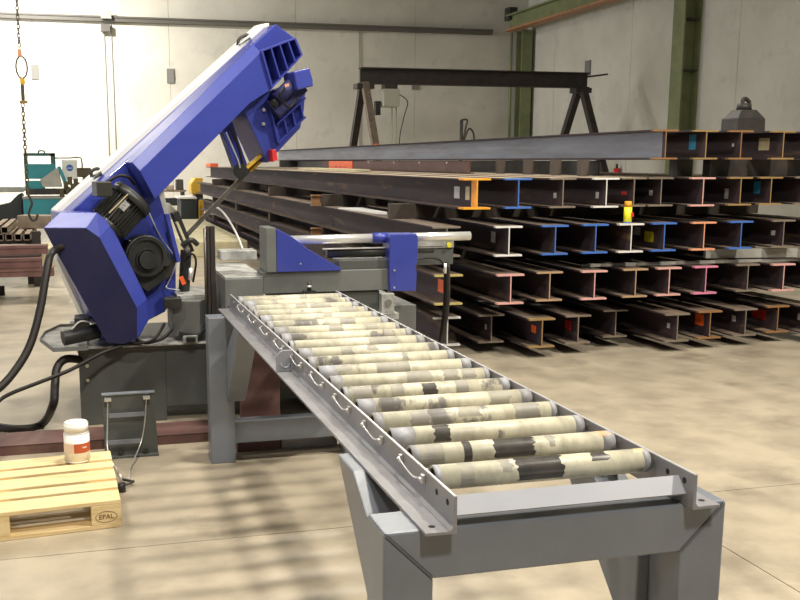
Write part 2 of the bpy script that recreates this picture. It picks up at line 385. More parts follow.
# reddish beam lying on the fourth row
m = MB(); m.loft([V((5.3 + a, 9.7, z0 + b)) for a, b in i_prof(.12, .155, .01, .01)], [V((5.3 + a, 25.2, z0 + b)) for a, b in i_prof(.12, .155, .01, .01)], 'dark_steel')
tag(m.build('steel_girder'), 'slim dark steel section lying lengthwise under the pale top beam', 'girder')
t = thing('steel_girder', 'reddish brown steel beam lying on the fourth row with an orange tag', 'girder', (4.55, 11.5, z0))
m = MB()
m.loft([V((4.6 + a, 11.6, z0 + b)) for a, b in i_prof(.1, .155, .01, .01)], [V((4.6 + a, 19.3, z0 + b)) for a, b in i_prof(.1, .155, .01, .01)], 'primer_red')
m.box(4.55, 4.6, 11.6, 19.3, z0 + .004, z0 + .15, 'primer_red')
m.build('section', t)
for y in (12.3, 13.4, 14.6, 16.0, 17.6): MB().cyl((4.544, y, z0 + .13), (4.549, y, z0 + .13), .013, 'jar_white', 8).build('bolt_hole', t)
m = MB(); m.box(4.535, 4.549, 17.0, 18.7, z0 + .003, z0 + .15, 'paint_orangered')
tg = m.build('orange_tag', t)
for k in range(3): 
    s = MB().box(4.531, 4.536, 17.4 + k * .32, 17.6 + k * .32, z0 + .035, z0 + .06, 'red_paint').build('print_mark', tg); s.matrix_parent_inverse = Matrix.Identity(4)
m = MB(); m.box(3.22, 3.42, 26.3, 27.3, ROWZ[4] + BH + .001, ROWZ[4] + BH + .09, 'paint_orangered')
tag(m.build('orange_tag', bevel=.01), 'small orange block at the far left end of the stack', 'block')
# small pale timber board on top
for x, y, l, lab in ((3.9, 14.5, 4.0, 'pale thin board lying on the fourth row beside the reddish beam'),):
    m = MB(); m.box(x, x + .25, y, y + l, z0, z0 + .03, 'timber_pale'); tag(m.build('thin_board'), lab, 'board')
# white rag on third row
m = MB(); p = atz(370, 216, 1.24)
m.loft([V((3.12, 10.6, ROWZ[3] + BH + .001)), V((3.2, 10.5, ROWZ[3] + BH + .001)), V((3.24, 11.7, ROWZ[3] + BH + .001)), V((3.0, 11.9, ROWZ[3] + BH + .001))],
       [V((3.12, 10.6, ROWZ[3] + BH + .02)), V((3.2, 10.5, ROWZ[3] + BH + .03)), V((3.24, 11.7, ROWZ[3] + BH + .025)), V((3.0, 11.9, ROWZ[3] + BH + .015))], 'jar_white')
tag(m.build('paper_sheet'), 'white paper scrap lying on the left beam of the third row', 'paper')
# clamp blocks seen at the left side of the stack
for (y, r) in ((12.72, 3), (12.72, 2)):
    zz = ROWZ[r] + BH + .002
    t = thing('beam_offcut', 'short rusty I-shaped offcut poking from under the %s' % ('fourth row' if r == 3 else 'third row'), 'offcut', (2.9, y, zz))
    m = MB(); m.loft([V((2.86, y + .06 + a, zz + b)) for a, b in i_prof(.12, .14, .012, .012)], [V((2.985, y + .06 + a, zz + b)) for a, b in i_prof(.12, .14, .012, .012)], 'paint_rust'); m.build('section', t)
# slim pale bar on row 2/3 right
m = MB(); m.box(4.6, 7.4, 8.62, 8.67, ROWZ[2] + BH + .002, ROWZ[2] + BH + .03, 'grey_box')
tag(m.build('flat_bar'), 'thin grey bar lying across the second row on the right', 'bar')
m = MB(); m.bar((6.0, 8.75, ROWZ[2] + BH + .09), (7.6, 8.5, ROWZ[2] + BH + .09), .05, .09, 'grey_box')
tag(m.build('flat_bar'), 'wide pale grey bar under the third row at the right edge', 'bar')

# spray can
t = thing('spray_can', 'yellow spray can with orange cap standing on the third row of beams', 'can', (4.95, 8.46, ROWZ[3] + BH))
z = ROWZ[3] + BH
m = MB(); m.cyl((4.94, 8.45, z + .001), (4.94, 8.45, z + .15), .038, 'can_yellow', 20); m.build('can_body', t)
MB().cyl((4.94, 8.45, z + .15), (4.94, 8.45, z + .205), .037, 'paint_orange', 20, r2=.033).build('cap', t)
MB().cyl((4.94, 8.45, z + .001), (4.94, 8.45, z + .012), .039, 'paint_blue', 20).build('base_band', t)
m = MB(); m.box(4.955, 4.979, 8.408, 8.425, z + .06, z + .10, 'red_paint'); m.build('label_mark', t)

# dark weight on top of the stack
t = thing('steel_weight', 'dark steel weight with sloped shoulders on top of the beam stack', 'weight', (7.2, 10.4, 2.09))
zb = ROWZ[5] + BH + .001; cx, cy = 6.95 + .3, 9.9
c = aty(742.5, 131, 9.9).x; cx = c
def sq(cx, cy, w, d, z): return [V((cx - w/2, cy - d/2, z)), V((cx + w/2, cy - d/2, z)), V((cx + w/2, cy + d/2, z)), V((cx - w/2, cy + d/2, z))]
m = MB(); m.loft(sq(cx, cy, .36, .3, zb), sq(cx, cy, .35, .3, 2.26), 'dark_steel'); m.loft(sq(cx, cy, .35, .3, 2.26), sq(cx, cy, .19, .19, 2.36), 'dark_steel')
m.build('body', t, .006)
MB().cyl((cx, cy, 2.36), (cx, cy, 2.43), .085, 'dark_steel', 16, r2=.075).build('neck', t)
m = MB(); m.tube([(cx - .02, cy, 2.42), (cx - .02, cy, 2.475), (cx + .02, cy, 2.48), (cx + .07, cy, 2.44)], .022, 'dark_steel'); m.build('lifting_eye', t)
m = MB(); m.box(6.85, 7.6, 9.7, 10.1, ROWZ[5] + .02, ROWZ[5] + BH, 'dark_steel')

# things standing beyond the stack
t = thing('torch_stand', 'thin dark stand with a coiled hose seen over the beams', 'stand', (9.0, 22, 0))
p = aty(461, 146, 22); q = aty(460, 120, 22)
MB().cyl((p.x, 22, 0), (p.x, 22, q.z), .04, 'dark_steel', 8).build('pole', t)
m = MB(); m.tube([(p.x, 22, q.z), (p.x + .14, 22, q.z), (p.x + .10, 22, q.z - .2), (p.x + .05, 22, q.z - .5), (p.x + .18, 22, q.z - .2), (p.x + .3, 22, q.z - .3), (p.x + .33, 22, q.z - .6)], .022, 'dark_steel'); m.build('hose', t)
t = thing('fire_extinguisher', 'red fire extinguisher on the right wall seen through the stack gap', 'extinguisher', (18, 33, 1.2))
p = atx(617, 166, 18.15)
MB().cyl((18.15, p.y, 1.05), (18.15, p.y, 1.55), .11, 'red_paint', 14).build('cylinder', t)
MB().cyl((18.15, p.y, 1.55), (18.15, p.y, 1.7), .04, 'black_paint', 10).build('valve', t)
t = thing('warning_lamp', 'tiny orange lamp glimpsed beside the left gantry post', 'lamp', (7.6, 23.5, 0))
p = aty(377, 146, 27.9)
MB().cyl((p.x, 27.9, 0), (p.x, 27.9, p.z - .05), .025, 'dark_steel', 8).build('pole', t)
MB().cyl((p.x, 27.9, p.z - .05), (p.x, 27.9, p.z + .06), .07, 'paint_orangered', 12).build('lens', t)

# ================================================================== ROLLER CONVEYOR
t = thing('roller_conveyor', 'grey steel roller conveyor on box-section legs in the foreground', 'conveyor', (1.2, 4.1, 0))
ZF = .894; Y0, Y1 = 2.19, 6.09
for s, x in ((-1, .853), (1, 1.515)):
    x0, x1 = (x - .1, x) if s < 0 else (x, x + .1)
    th = .009
    m = MB()
    prof = [(0, 0), (-s * 0, .08)]
    X = lambda d: x + s * d                            # d = outwards
    L = [(0, 0), (.082, 0), (.082, th), (th + .008, th), (th, th + .008), (th, .096), (0, .096)]
    m.loft([V((X(a), Y0, ZF + b)) for a, b in L], [V((X(a), Y1, ZF + b)) for a, b in L], 'conveyor_rail')
    rail = m.build('side_rail', t, .0015)
    m = MB(); m.box(min(X(.001), X(th - .001)), max(X(.001), X(th - .001)), Y0 + .002, Y1 - .002, ZF + .0955, ZF + .0975, 'rail_edge'); m.build('worn_top_edge', rail)
    yy = [Y0 + .045, Y0 + .125]
    for y in yy:
        m = MB(); m.cyl((X(th + .001) , y, ZF + .068), (X(-.001), y, ZF + .068), .0085, 'hole_dark', 12); m.build('bolt_hole', rail)
    m = MB(); m.cyl((X(.052), Y0 + .04, ZF + .0085), (X(.052), Y0 + .04, ZF + .0097), .009, 'hole_dark', 12); m.build('bolt_hole', rail)
NR = 19
ry = [2.412 + .1935 * k for k in range(NR)]; RA = .967
roller0 = None
for k, y in enumerate(ry):
    m = MB()
    m.ring((.866, y, RA), (1.502, y, RA), .034, .0275, 'roller_cream', 28)
    # worn bands; each covers part of the way round
    rr = random.Random(100 + k)
    bands = {0: [(.935, .975, 'roller_grey', 0, 6.3), (1.055, 1.085, 'roller_grey', .3, 2.6), (1.10, 1.235, 'roller_bare', -.6, 2.3), (1.325, 1.375, 'roller_bare', .6, 2.2), (1.46, 1.49, 'roller_rust', 1.0, 2.6)],
             1: [(.885, .96, 'roller_grey', 0, 6.3), (1.02, 1.045, 'roller_bare', 0, 6.3), (1.115, 1.24, 'roller_bare', -.4, 3.2), (1.285, 1.31, 'roller_grey', .3, 1.6), (1.45, 1.49, 'roller_rust', .9, 2.3)],
             2: [(1.0, 1.05, 'roller_bare', -.3, 1.7)], 5: [(.90, .97, 'roller_grey', 0, 6.3), (1.04, 1.09, 'roller_grey', 0, 6.3), (1.16, 1.22, 'roller_bare', -.3, 1.3), (1.29, 1.34, 'roller_grey', 0, 6.3)],
             7: [(1.1, 1.24, 'roller_grey', 0, 6.3), (.93, 1.0, 'roller_grey', .5, 3.0)]}.get(k)
    if bands is None:
        bands = []
        for q in range(rr.randint(1, 3)):
            x0_ = rr.uniform(.95, 1.4); bands.append((x0_, x0_ + rr.uniform(.02, .10), 'roller_grey', rr.uniform(-.5, .6), rr.uniform(1.4, 3.2)))
    for (xa, xb, mt, t0, t1) in bands:
        n_ = max(4, int((t1 - t0) / .2)); prev = None
        for q in range(n_ + 1):
            th_ = t0 + (t1 - t0) * q / n_                       # 0 faces the near end, pi/2 faces up
            j1, j2 = rr.uniform(-.006, .006), rr.uniform(-.008, .008)
            if t1 - t0 > 6: j1 = j2 = 0
            yy_, zz_ = y - .0343 * math.cos(th_), RA + .0343 * math.sin(th_)
            cur = [m.bm.verts.new((xa + j1, yy_, zz_)), m.bm.verts.new((xb + j2, yy_, zz_))]
            if prev: m.face([prev[0], prev[1], cur[1], cur[0]], mt, True)
            prev = cur
    m.cyl((.871, y, RA), (1.497, y, RA), .028, 'hole_dark', 16)
    m.cyl((.838, y, RA), (1.53, y, RA), .007, 'zinc', 10)
    e_ = .884 + .07 * ((k * 37) % 5) / 5
    m.ring((.8655, y, RA), (e_, y, RA), .0342, .033, 'roller_end', 28)
    m.ring((1.5025 - .02 - .03 * ((k * 17) % 3) / 3, y, RA), (1.5025, y, RA), .0342, .033, 'roller_end', 28)
    r = m.build('roller', t)
# wire clips and bolts on the outer face of the left rail
m0 = None
xo = .853 - .009; zc = .967
for k in range(0, NR - 1, 2):
    ya, yb = ry[k], ry[k + 1]
    m = MB()
    m.tube([(xo - .003, yb, zc + .008), (xo - .012, yb - .01, zc + .004), (xo - .014, yb - .06, zc - .004), (xo - .012, ya + .07, zc - .012), (xo - .011, ya + .03, zc - .006), (xo - .004, ya, zc + .006)], .0024, 'chrome', 8)
    c = m.build('wire_clip', t)
    for y in (ya, yb):
        m = MB(); m.box(xo - .010, xo, y - .009, y + .009, zc - .012, zc + .012, 'zinc'); m.cyl((xo - .016, y, zc), (xo - .008, y, zc), .005, 'chrome', 8); m.build('clip_bolt', c, .002)
# cross flat at the near end, and others
m = MB(); q4 = [(2.224, .929), (2.263, .968), (2.268, .963), (2.229, .924)]
m.loft([V((.853, a, b)) for a, b in q4], [V((1.515, a, b)) for a, b in q4], 'bar_grey')
q4 = [(2.263, .968), (2.268, .963), (2.30, .931), (2.295, .926)]
m.loft([V((.853, a, b)) for a, b in q4], [V((1.515, a, b)) for a, b in q4], 'bar_grey'); m.build('end_cross_bar', t)
MB().box(.853, 1.515, 5.98 + .09, 6.12, ZF + .002, ZF + .028, 'conveyor_grey').build('end_cross_bar', t, .003)
# near portal, mitred box section
TB = .133
def portal_near(y0, y1):
    xo0, xo1, zt = .677, 1.648, ZF
    O = [V((xo0, 0, 0)), V((xo0, 0, zt)), V((xo0 + TB, 0, zt - TB)), V((xo0 + TB, 0, 0))]
    def ex(P): return [p + V((0, y0, 0)) for p in P], [p + V((0, y1, 0)) for p in P]
    MB().loft(*ex(O), 'conveyor_grey').build('leg', t, .006)
    O = [V((xo1, 0, 0)), V((xo1, 0, zt)), V((xo1 - TB, 0, zt - TB)), V((xo1 - TB, 0, 0))]
    MB().loft(*ex(O), 'conveyor_grey').build('leg', t, .006)
    O = [V((xo0, 0, zt)), V((xo1, 0, zt)), V((xo1 - TB, 0, zt - TB)), V((xo0 + TB, 0, zt - TB))]
    MB().loft(*ex(O), 'conveyor_grey').build('top_beam', t, .006)
    for s, xa in ((1, xo0), (-1, xo1)):
        m = MB(); m.bar((xa + s * .006, y0 - .001, zt - .006), (xa + s * (TB - .004), y0 - .001, zt - TB + .004), .004, .004, 'weld'); m.build('weld_seam', t)
portal_near(2.235, 2.385)
# near braces
def brace(x0, x1, ya, yb, za=.894):
    sgn = 1 if yb > ya else -1                           # from post face ya up to the rail at yb
    w = .12 * sgn
    P = [V((0, ya, .38)), V((0, yb + .0, za)), V((0, yb - w * 1.55, za)), V((0, ya, .69))]
    MB().loft([p + V((x0, 0, 0)) for p in P], [p + V((x1, 0, 0)) for p in P], 'conveyor_grey').build('brace', t, .005)
brace(.735, .845, 2.385, 2.93); brace(1.48, 1.59, 2.385, 2.93)
brace(.775, .885, 5.80, 5.27); brace(1.48, 1.59, 5.80, 5.27)
# far portal
for x0 in (.672, 1.50):
    MB().box(x0, x0 + .148, 5.80, 5.94, 0, .893, 'conveyor_grey').build('leg', t, .005)
MB().box(.82, 1.50, 5.83, 5.93, .11, .247, 'conveyor_grey').build('bottom_beam', t, .005)
MB().box(.82, 1.50, 5.82, 5.94, .76, .892, 'conveyor_grey').build('top_beam', t, .005)
# bracket plate with a hole on the left rail
m = MB(); yb = 4.15
pl = [(.770, ZF + .009), (.844, ZF + .009), (.844, ZF + .102), (.80, ZF + .102), (.783, ZF + .094), (.770, ZF + .075)]
m.loft([V((a, yb, b)) for a, b in pl], [V((a, yb + .012, b)) for a, b in pl], 'bar_grey')
b_ = m.build('bracket_plate', t, .001)
m = MB(); m.tube([(.828, yb - .002, ZF + .045), (.822, yb - .002, ZF + .032), (.808, yb - .002, ZF + .028), (.795, yb - .002, ZF + .034), (.79, yb - .002, ZF + .047)], .003, 'rail_edge', 6); m.build('hole_rim', b_)

# ================================================================== BAND SAW
t = thing('band_saw', 'large blue and white horizontal band saw with its bow raised', 'band saw', (.9, 7.0, 0))
def extr(poly, d0, d1): return [bow(u, v, d0) for u, v in poly], [bow(u, v, d0) + BN * (d1 - d0) for u, v in poly]
# bow back frame
B = [(60, 221), (276, 24), (292, 36), (296, 38), (268, 66), (262, 104), (250, 103), (158, 190), (168, 225), (176, 262), (176, 295), (165, 312), (149, 320), (137, 341), (107, 343), (85, 300)]
MB().loft(*extr(B, .22, .42), 'saw_blue').build('bow_frame', t, .006)
# white cover on the far side
W = [(51, 209), (254, 26), (262, 25), (262, 60), (264, 100), (266, 158), (254, 155), (237, 117), (240, 103), (158, 190), (172, 262), (165, 305), (100, 318), (87, 319), (80, 317), (52, 258)]
m = MB(); A, _ = extr(W, .55, .6); m.loft([p - BN * .13 for p in A], A, 'saw_white'); cov = m.build('blade_cover', t, .006)
for a, b in (((92, 178), (101, 173)), ((238, 47), (250, 39))):
    m = MB(); p, q = bow(*a, .44), bow(*b, .44); m.bar(p, q, .04, .03, 'black_paint'); m.tube([p, p + (q - p) * .3 + V((-.02, 0, .035)), q + V((-.02, 0, .03)), q], .012, 'black_paint'); m.build('cover_latch', cov)
# beam box with a chamfered top edge
F = [(140, 171), (261, 52), (272, 89), (250, 103), (155, 199)]
R = [(129, 163), (252, 46), (272, 84), (250, 103), (155, 199)]
Fp = [bow(u, v, 0) for u, v in F]; off = bow(132, 162.5, .06) - Fp[0]
Rp = [Fp[0] + off, Fp[1] + off] + [p + BN * .06 for p in Fp[2:]]
m = MB(); m.loft(Fp, Rp, 'saw_blue'); m.loft(Rp, [p + BN * .17 for p in Rp], 'saw_blue')
m.build('bow_beam', t, .003)
for off in (0, 1):
    m = MB(); m.bar(bow(150 + off * 3, 143.5 + off * 2, .13 - off * .07), bow(243 + off * 4, 55 + off * 1.5, .13 - off * .07), .006, .006, 'saw_blue'); m.build('glint_strip', t)  # thin strips added to stand for lamp reflections along the fold
# lower drive housing
F = [(43, 228), (86, 228), (99.5, 237.5), (137, 308), (137, 339), (122, 344.5), (107, 343), (94, 320), (52.7, 246)]
Rr = [(60, 212), (97, 212.5), (111, 224), (147, 299), (149, 320), (135, 341), (112, 343), (97, 322), (66, 246)]
Q_ = [bow(u, v, -.03) for u, v in Rr]
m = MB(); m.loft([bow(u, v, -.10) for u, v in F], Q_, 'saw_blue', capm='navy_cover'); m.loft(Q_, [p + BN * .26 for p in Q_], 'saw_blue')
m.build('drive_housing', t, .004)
m = MB(); m.bar(bow(99, 232, -.105), bow(137, 303, -.105), .004, .004, 'rail_edge')
# gear box
c0 = bow(147, 257, .07) + BN * .15
m = MB(); m.cyl(c0, c0 - BN * .14, .15, 'black_paint', 36); g = m.build('gearbox', t, .008)
m = MB(); m.ring(c0 - BN * .14, c0 - BN * .155, .135, .118, 'black_paint', 36); m.build('rim', g)
m = MB(); m.cyl(c0 - BN * .14 + V((.0, 0, -.02)), c0 - BN * .18 + V((.0, 0, -.02)), .062, 'black_paint', 28); m.ring(c0 - BN * .14 + V((0, 0, -.02)), c0 - BN * .155 + V((0, 0, -.02)), .078, .07, 'black_paint', 28); m.build('hub', g)
G = [(128, 240), (160, 240), (176, 262), (172, 275), (148, 292), (138, 285)]
m = MB(); A, _ = extr(G, .12, .2); m.loft(A, [p + BN * .1 for p in A], 'black_paint'); m.build('gearbox_base', g, .005)
MB().cyl(bow(166, 262, .13), bow(166, 262, .07), .03, 'black_paint', 14).build('output_boss', g)
# motor
pa = bow(109, 224, .08); pb = bow(129, 202, .08); ax = (pb - pa).normalized()
m = MB(); m.cyl(pa, pb, .118, 'motor_fin', 30)
a = ax.orthogonal().normalized(); b = ax.cross(a)
for k in range(34):
    th = 2 * PI * k / 34; dr = a * math.cos(th) + b * math.sin(th); tn = ax.cross(dr)
    m.loft([pa + dr * .11 + tn * .003, pa + dr * .14 + tn * .002, pa + dr * .14 - tn * .002, pa + dr * .11 - tn * .003],
           [pb + dr * .11 + tn * .003, pb + dr * .14 + tn * .002, pb + dr * .14 - tn * .002, pb + dr * .11 - tn * .003], 'motor_fin')
mo = m.build('motor', t)
m = MB(); m.ring(pb - ax * .01, pb + ax * .045, .150, .141, 'black_paint', 36); m.cyl(pb + ax * .035, pb + ax * .055, .143, 'black_paint', 36); m.build('fan_cowl', mo)
m = MB(); m.cyl(pa - ax * .06, pa, .10, 'black_paint', 30, r2=.13); m.build('end_bell', mo)
# terminal box sits on the upper left side facing out
up = V((0, 0, 1)); side = (-BN - ax * (-BN).dot(ax)).normalized(); upp = ax.cross(side); upp = upp if upp.z > 0 else -upp
tc = bow(102, 189, .0)
def obox(m, c, e1, e2, e3, a, b, c3, mt):
    m.loft([c + e1 * (i * a) + e2 * (j * b) - e3 * c3 for i, j in ((-1, -1), (1, -1), (1, 1), (-1, 1))], [c + e1 * (i * a) + e2 * (j * b) + e3 * c3 for i, j in ((-1, -1), (1, -1), (1, 1), (-1, 1))], mt)
m = MB(); obox(m, tc, BE, V((0, 0, 1)), BN, .052, .05, .06, 'motor_fin'); m.build('terminal_box', mo, .008)
m = MB(); m.tube([tc + BE * .03 + V((0, 0, .04)), bow(118, 176, .0), bow(128, 177, .0), bow(134, 184, .06)], .01, 'black_rubber'); m.build('cable', mo)
pl_c = bow(125, 206, -.075)
m = MB(); obox(m, pl_c + BN * .012, ax, upp * .6 + side.cross(ax) * .4 if False else ax.cross(side), side, .032, .022, .004, 'plate_label'); m.build('rating_plate', mo)
m = MB(); pz = bow(112, 209, -.16); m.bar(bow(109, 213, -.06), bow(128, 194, -.06), .006, .006, 'paint_cream'); m.build('tie_rod', mo)
# black flexible hose from the front cover
m = MB()
hp = [bow(62, 247, -.11), bow(55, 250, -.17), aty(50, 256, 6.4), aty(46, 275, 6.3), aty(40, 310, 6.2), aty(30, 345, 6.1), aty(14, 372, 6.0), aty(-6, 392, 5.9), aty(-40, 410, 5.8)]
m.tube(hp, .024, 'black_rubber', 14); m.build('cable_hose', t)
# thin grey wire
m = MB(); m.tube([bow(147, 208, .2), bow(160, 236, .19), bow(175, 258, .2), bow(174, 270, .2), bow(168, 283, .2), bow(167, 288, .19), bow(180, 290, .15)], .005, 'rail_edge', 6); m.build('signal_wire', t)
# bow lower flange at the right of the gear box
m = MB(); m.bar(bow(166, 214, .12), bow(178, 262, .12), .03, .05, 'saw_blue', up=BN); m.build('edge_rib', t, .004)
# ribbed box at the top right
O4 = [(261, 50.5), (296, 37.5), (303, 55), (272, 89)]
def lerp(p, q, s): return (p[0] + (q[0] - p[0]) * s, p[1] + (q[1] - p[1]) * s)
A, Bk = extr(O4, -.02, .16)
m = MB()
pairs = [(0, 1), (1, 2), (2, 3), (3, 0)]
for i, j in pairs:
    p, q = A[i], A[j]; cen = sum(A, V()) / 4
    pin, qin = p + (cen - p) * .1, q + (cen - q) * .1
    m.loft([p, q, qin, pin], [x + BN * .18 for x in (p, q, qin, pin)], 'saw_blue')
for s in (.28, .53, .77):
    p = A[0] + (A[1] - A[0]) * s; q = A[3] + (A[2] - A[3]) * s
    m.bar(p + BN * .06, q + BN * .06, .012, .12, 'saw_blue', up=BN)
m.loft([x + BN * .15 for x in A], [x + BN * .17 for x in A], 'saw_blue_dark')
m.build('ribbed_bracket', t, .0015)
# tension end: cover plate below, ribs, slide and cylinder
C = [(243, 108), (262, 92), (300, 84), (305.5, 93), (304, 111), (300.5, 128), (278, 152), (268, 163)]
m = MB(); m.loft(*extr(C, .12, .45), 'saw_blue'); m.build('idler_housing', t, .006)
m = MB(); m.bar(bow(267, 101, .1), bow(277, 143, .1), .012, .06, 'saw_blue', up=BN)
m.bar(bow(276, 124, .1), bow(304, 98, .1), .012, .06, 'saw_blue', up=BN); m.bar(bow(277, 143, .1), bow(304, 117, .1), .012, .06, 'saw_blue', up=BN)
for a_, b_2 in (((283, 121), (286, 134)), ((291, 113), (294, 127)), ((299, 104), (302, 119))): m.bar(bow(*a_, .1), bow(*b_2, .1), .01, .06, 'saw_blue', up=BN)
m.build('rib_frame', t)
m = MB(); m.bar(bow(272, 112, .06), bow(300, 84, .06), .13, .10, 'saw_blue_dark', up=BN); m.build('tension_slide', t, .01)
m = MB(); m.bar(bow(290, 82, -.02), bow(306, 78, .02), .13, .13, 'saw_blue', up=BN); m.bar(bow(303, 78, .0), bow(309, 76, .0), .09, .09, 'saw_blue', up=BN); m.build('tension_block', t, .01)
m = MB(); m.cyl(bow(276, 100, 0), bow(292, 84, 0), .05, 'saw_blue_dark', 18); m.cyl(bow(272, 106, .02), bow(280, 97, .02), .03, 'black_paint', 14); m.build('tension_cylinder', t)
m = MB(); m.tube([bow(284, 88, -.06), bow(280, 94, -.07), bow(283, 102, -.06), bow(290, 107, -.05), bow(297, 98, -.04)], .008, 'black_rubber', 8); m.build('hydraulic_hose', t)
MB().box(*[0]*0) if False else None
p = bow(284.5, 86, -.07); m = MB(); m.bar(p, p + V((.03, 0, .01)), .03, .02, 'paint_salmon'); m.build('hose_fitting', t)
for uv in ((263, 110), (262.5, 124)):
    p = bow(*uv, .11); m = MB(); m.cyl(p, p - BN * .02, .012, 'chrome', 10); m.build('bolt', t)
m = MB(); A, Bq = extr([(272, 150), (276, 149), (278, 160), (273, 162)], .05, .12); m.loft(A, Bq, 'red_paint'); m.build('end_marker', t, .004); 
# yellow blade guard
m = MB(); m.bar(bow(246, 168, .2), bow(261, 155, .2), .02, .045, 'yellow_paint', up=BN); m.bar(bow(250, 171, .26), bow(264, 158, .26), .02, .03, 'yellow_paint', up=BN); m.build('blade_guard', t, .002)
# blade
m = MB(); m.bar(bow(181, 241, .26), bow(262, 157, .26), .034, .004, 'blade_steel', up=BN); m.build('saw_blade', t)
# guide arm
m = MB(); m.bar(bow(223, 120, .28), bow(240, 168, .28), .10, .075, 'saw_blue', up=BN); ga = m.build('guide_arm', t, .006)
m = MB(); m.tube([bow(226, 132, .2), bow(232, 146, .2), bow(238, 160, .2), bow(240, 168, .2)], .006, 'rail_edge', 6); m.tube([bow(230, 128, .22), bow(238, 146, .22), bow(243, 166, .22)], .009, 'black_rubber', 6); m.build('coolant_hose', ga)
m = MB(); m.cyl(bow(240.5, 171, .2), bow(240.5, 171, .34), .055, 'black_paint', 16); m.build('guide_head', ga)
# second guide at lower right of bow
m = MB(); m.bar(bow(174, 212, .2), bow(190, 252, .2), .05, .06, 'black_paint', up=BN); m.bar(bow(176, 222, .16), bow(188, 250, .16), .02, .04, 'timber_pale', up=BN)
m.bar(bow(186, 250, .2), bow(184, 292, .2), .06, .07, 'black_paint', up=BN); fg = m.build('fixed_guide', t, .003)
m = MB(); m.tube([bow(184, 262, .1), bow(192, 254, .08), bow(196, 262, .08), bow(193, 282, .1)], .008, 'black_rubber', 8); m.cyl(bow(188, 256, .08), bow(186, 248, .08), .02, 'dark_steel', 10)
m.tube([bow(182, 246, .15), bow(191, 240, .12), bow(197, 244, .15)], .02, 'black_paint', 8); m.build('guide_hose', fg)
m = MB(); p = bow(181, 277, .06); m.bar(p, p + V((.02, 0, -.05)), .045, .03, 'paint_orangered'); m.build('red_knob', fg)
m = MB(); m.cyl(bow(190, 280, .1), bow(191, 268, .1), .015, 'chrome', 10); m.build('nozzle', fg)
m = MB(); m.tube([(.90, 7.5, 1.42), (.95, 7.5, 1.46), (1.02, 7.5, 1.40), (1.09, 7.45, 1.27), (1.13, 7.4, 1.15)], .008, 'jar_white', 8); m.build('coolant_tube', t)

# base
MB().box(-.09, 1.9, 6.9, 7.9, .515, .545, 'base_green_grey').build('base_top_plate', t, .004)
m = MB(); m.box(-.085, .50, 6.92, 7.85, .0, .515, 'base_green_grey'); m.box(.50, 1.9, 6.92, 7.85, .1, .515, 'base_green_grey'); m.box(1.5, 1.9, 6.95, 7.85, 0, .1, 'base_green_grey')
bs = m.build('base_cabinet', t, .004)
for z in (.42, .32):
    MB().cyl((-.03, 6.92, z), (-.03, 6.908, z), .012, 'zinc', 10).build('bolt', bs)
# octagonal coolant tray
T = [(-.34, 7.2), (-.32, 7.48), (-.22, 7.78), (-.02, 7.78), (-.02, 6.78), (-.24, 6.78)]
m = MB(); m.loft([V((a, b, .553)) for a, b in T], [V((a, b, .563)) for a, b in T], 'table_steel')
for i in range(len(T)): 
    p, q = T[i], T[(i + 1) % len(T)]; m.bar((p[0], p[1], .567), (q[0], q[1], .567), .008, .028, 'machine_grey')
m.build('coolant_tray', t)
m = MB(); m.box(-.02, .85, 6.86, 7.1, .546, .56, 'table_steel'); m.build('chip_ledge', t, .002)
m = MB(); m.cyl((-.18, 6.85, .63), (.06, 6.92, .66), .052, 'black_paint', 18); m.box(-.10, .0, 6.88, 7.05, .6, .76, 'black_paint'); m.box(-.13, .02, 6.9, 7.0, .72, .735, 'table_steel'); m.build('pivot_motor', t, .004)
m = MB(); m.tube([(-.12, 6.83, .69), (-.06, 6.85, .74), (.02, 6.9, .72)], .006, 'jar_white', 6); m.build('wire', t)
# hoses at the foot
m = MB(); m.tube([aty(82, 360, 6.95), aty(66, 359, 6.85), aty(57, 368, 6.8), aty(55, 385, 6.7), aty(53, 405, 6.6), atz(42, 424, .03), atz(20, 429, .03), atz(-10, 426, .03), atz(-30, 425, .03)], .028, 'black_rubber', 12); m.build('supply_hose', t)
m = MB(); m.tube([aty(122, 346, 6.8), aty(100, 354, 6.75), aty(70, 370, 6.6), aty(40, 382, 6.5), aty(12, 393, 6.4), aty(-2, 402, 6.3), aty(-14, 420, 6.2)], .013, 'black_rubber', 10); m.build('power_cable', t)
m = MB(); m.tube([(.30, 6.87, .60), (.37, 6.84, .575), (.48, 6.85, .60), (.55, 6.9, .65)], .012, 'black_rubber', 8); m.tube([(.2, 6.86, .585), (.3, 6.85, .572), (.42, 6.83, .60), (.5, 6.88, .70)], .01, 'black_rubber', 8); m.build('base_cables', t)
# swivel block
m = MB(); SB = [(.56, 6.95), (.74, 6.86), (.82, 7.05), (.82, 7.4), (.56, 7.4)]
m.loft([V((a, b, .60)) for a, b in SB], [V((a, b, .845)) for a, b in SB], 'machine_grey'); m.build('swivel_block', t, .004)
m = MB(); m.box(.60, .84, 7.0, 7.5, .845, .875, 'table_steel'); m.box(.80, 1.05, 7.02, 7.5, .60, .86, 'base_green_grey'); m.build('swivel_top', t, .003)
m = MB(); m.box(.50, .62, 6.88, 6.98, .80, .87, 'black_paint'); m.build('limit_switch', t, .004)
m = MB(); m.box(.62, .72, 6.84, 6.92, .56, .61, 'table_steel'); m.box(.64, .70, 6.80, 6.86, .575, .6, 'hole_dark'); m.bar((.72, 6.86, .60), (.84, 6.95, .70), .03, .03, 'black_paint'); m.bar((.60, 6.88, .62), (.72, 6.9, .60), .05, .03, 'black_paint'); m.build('clamp_lever', t, .003)
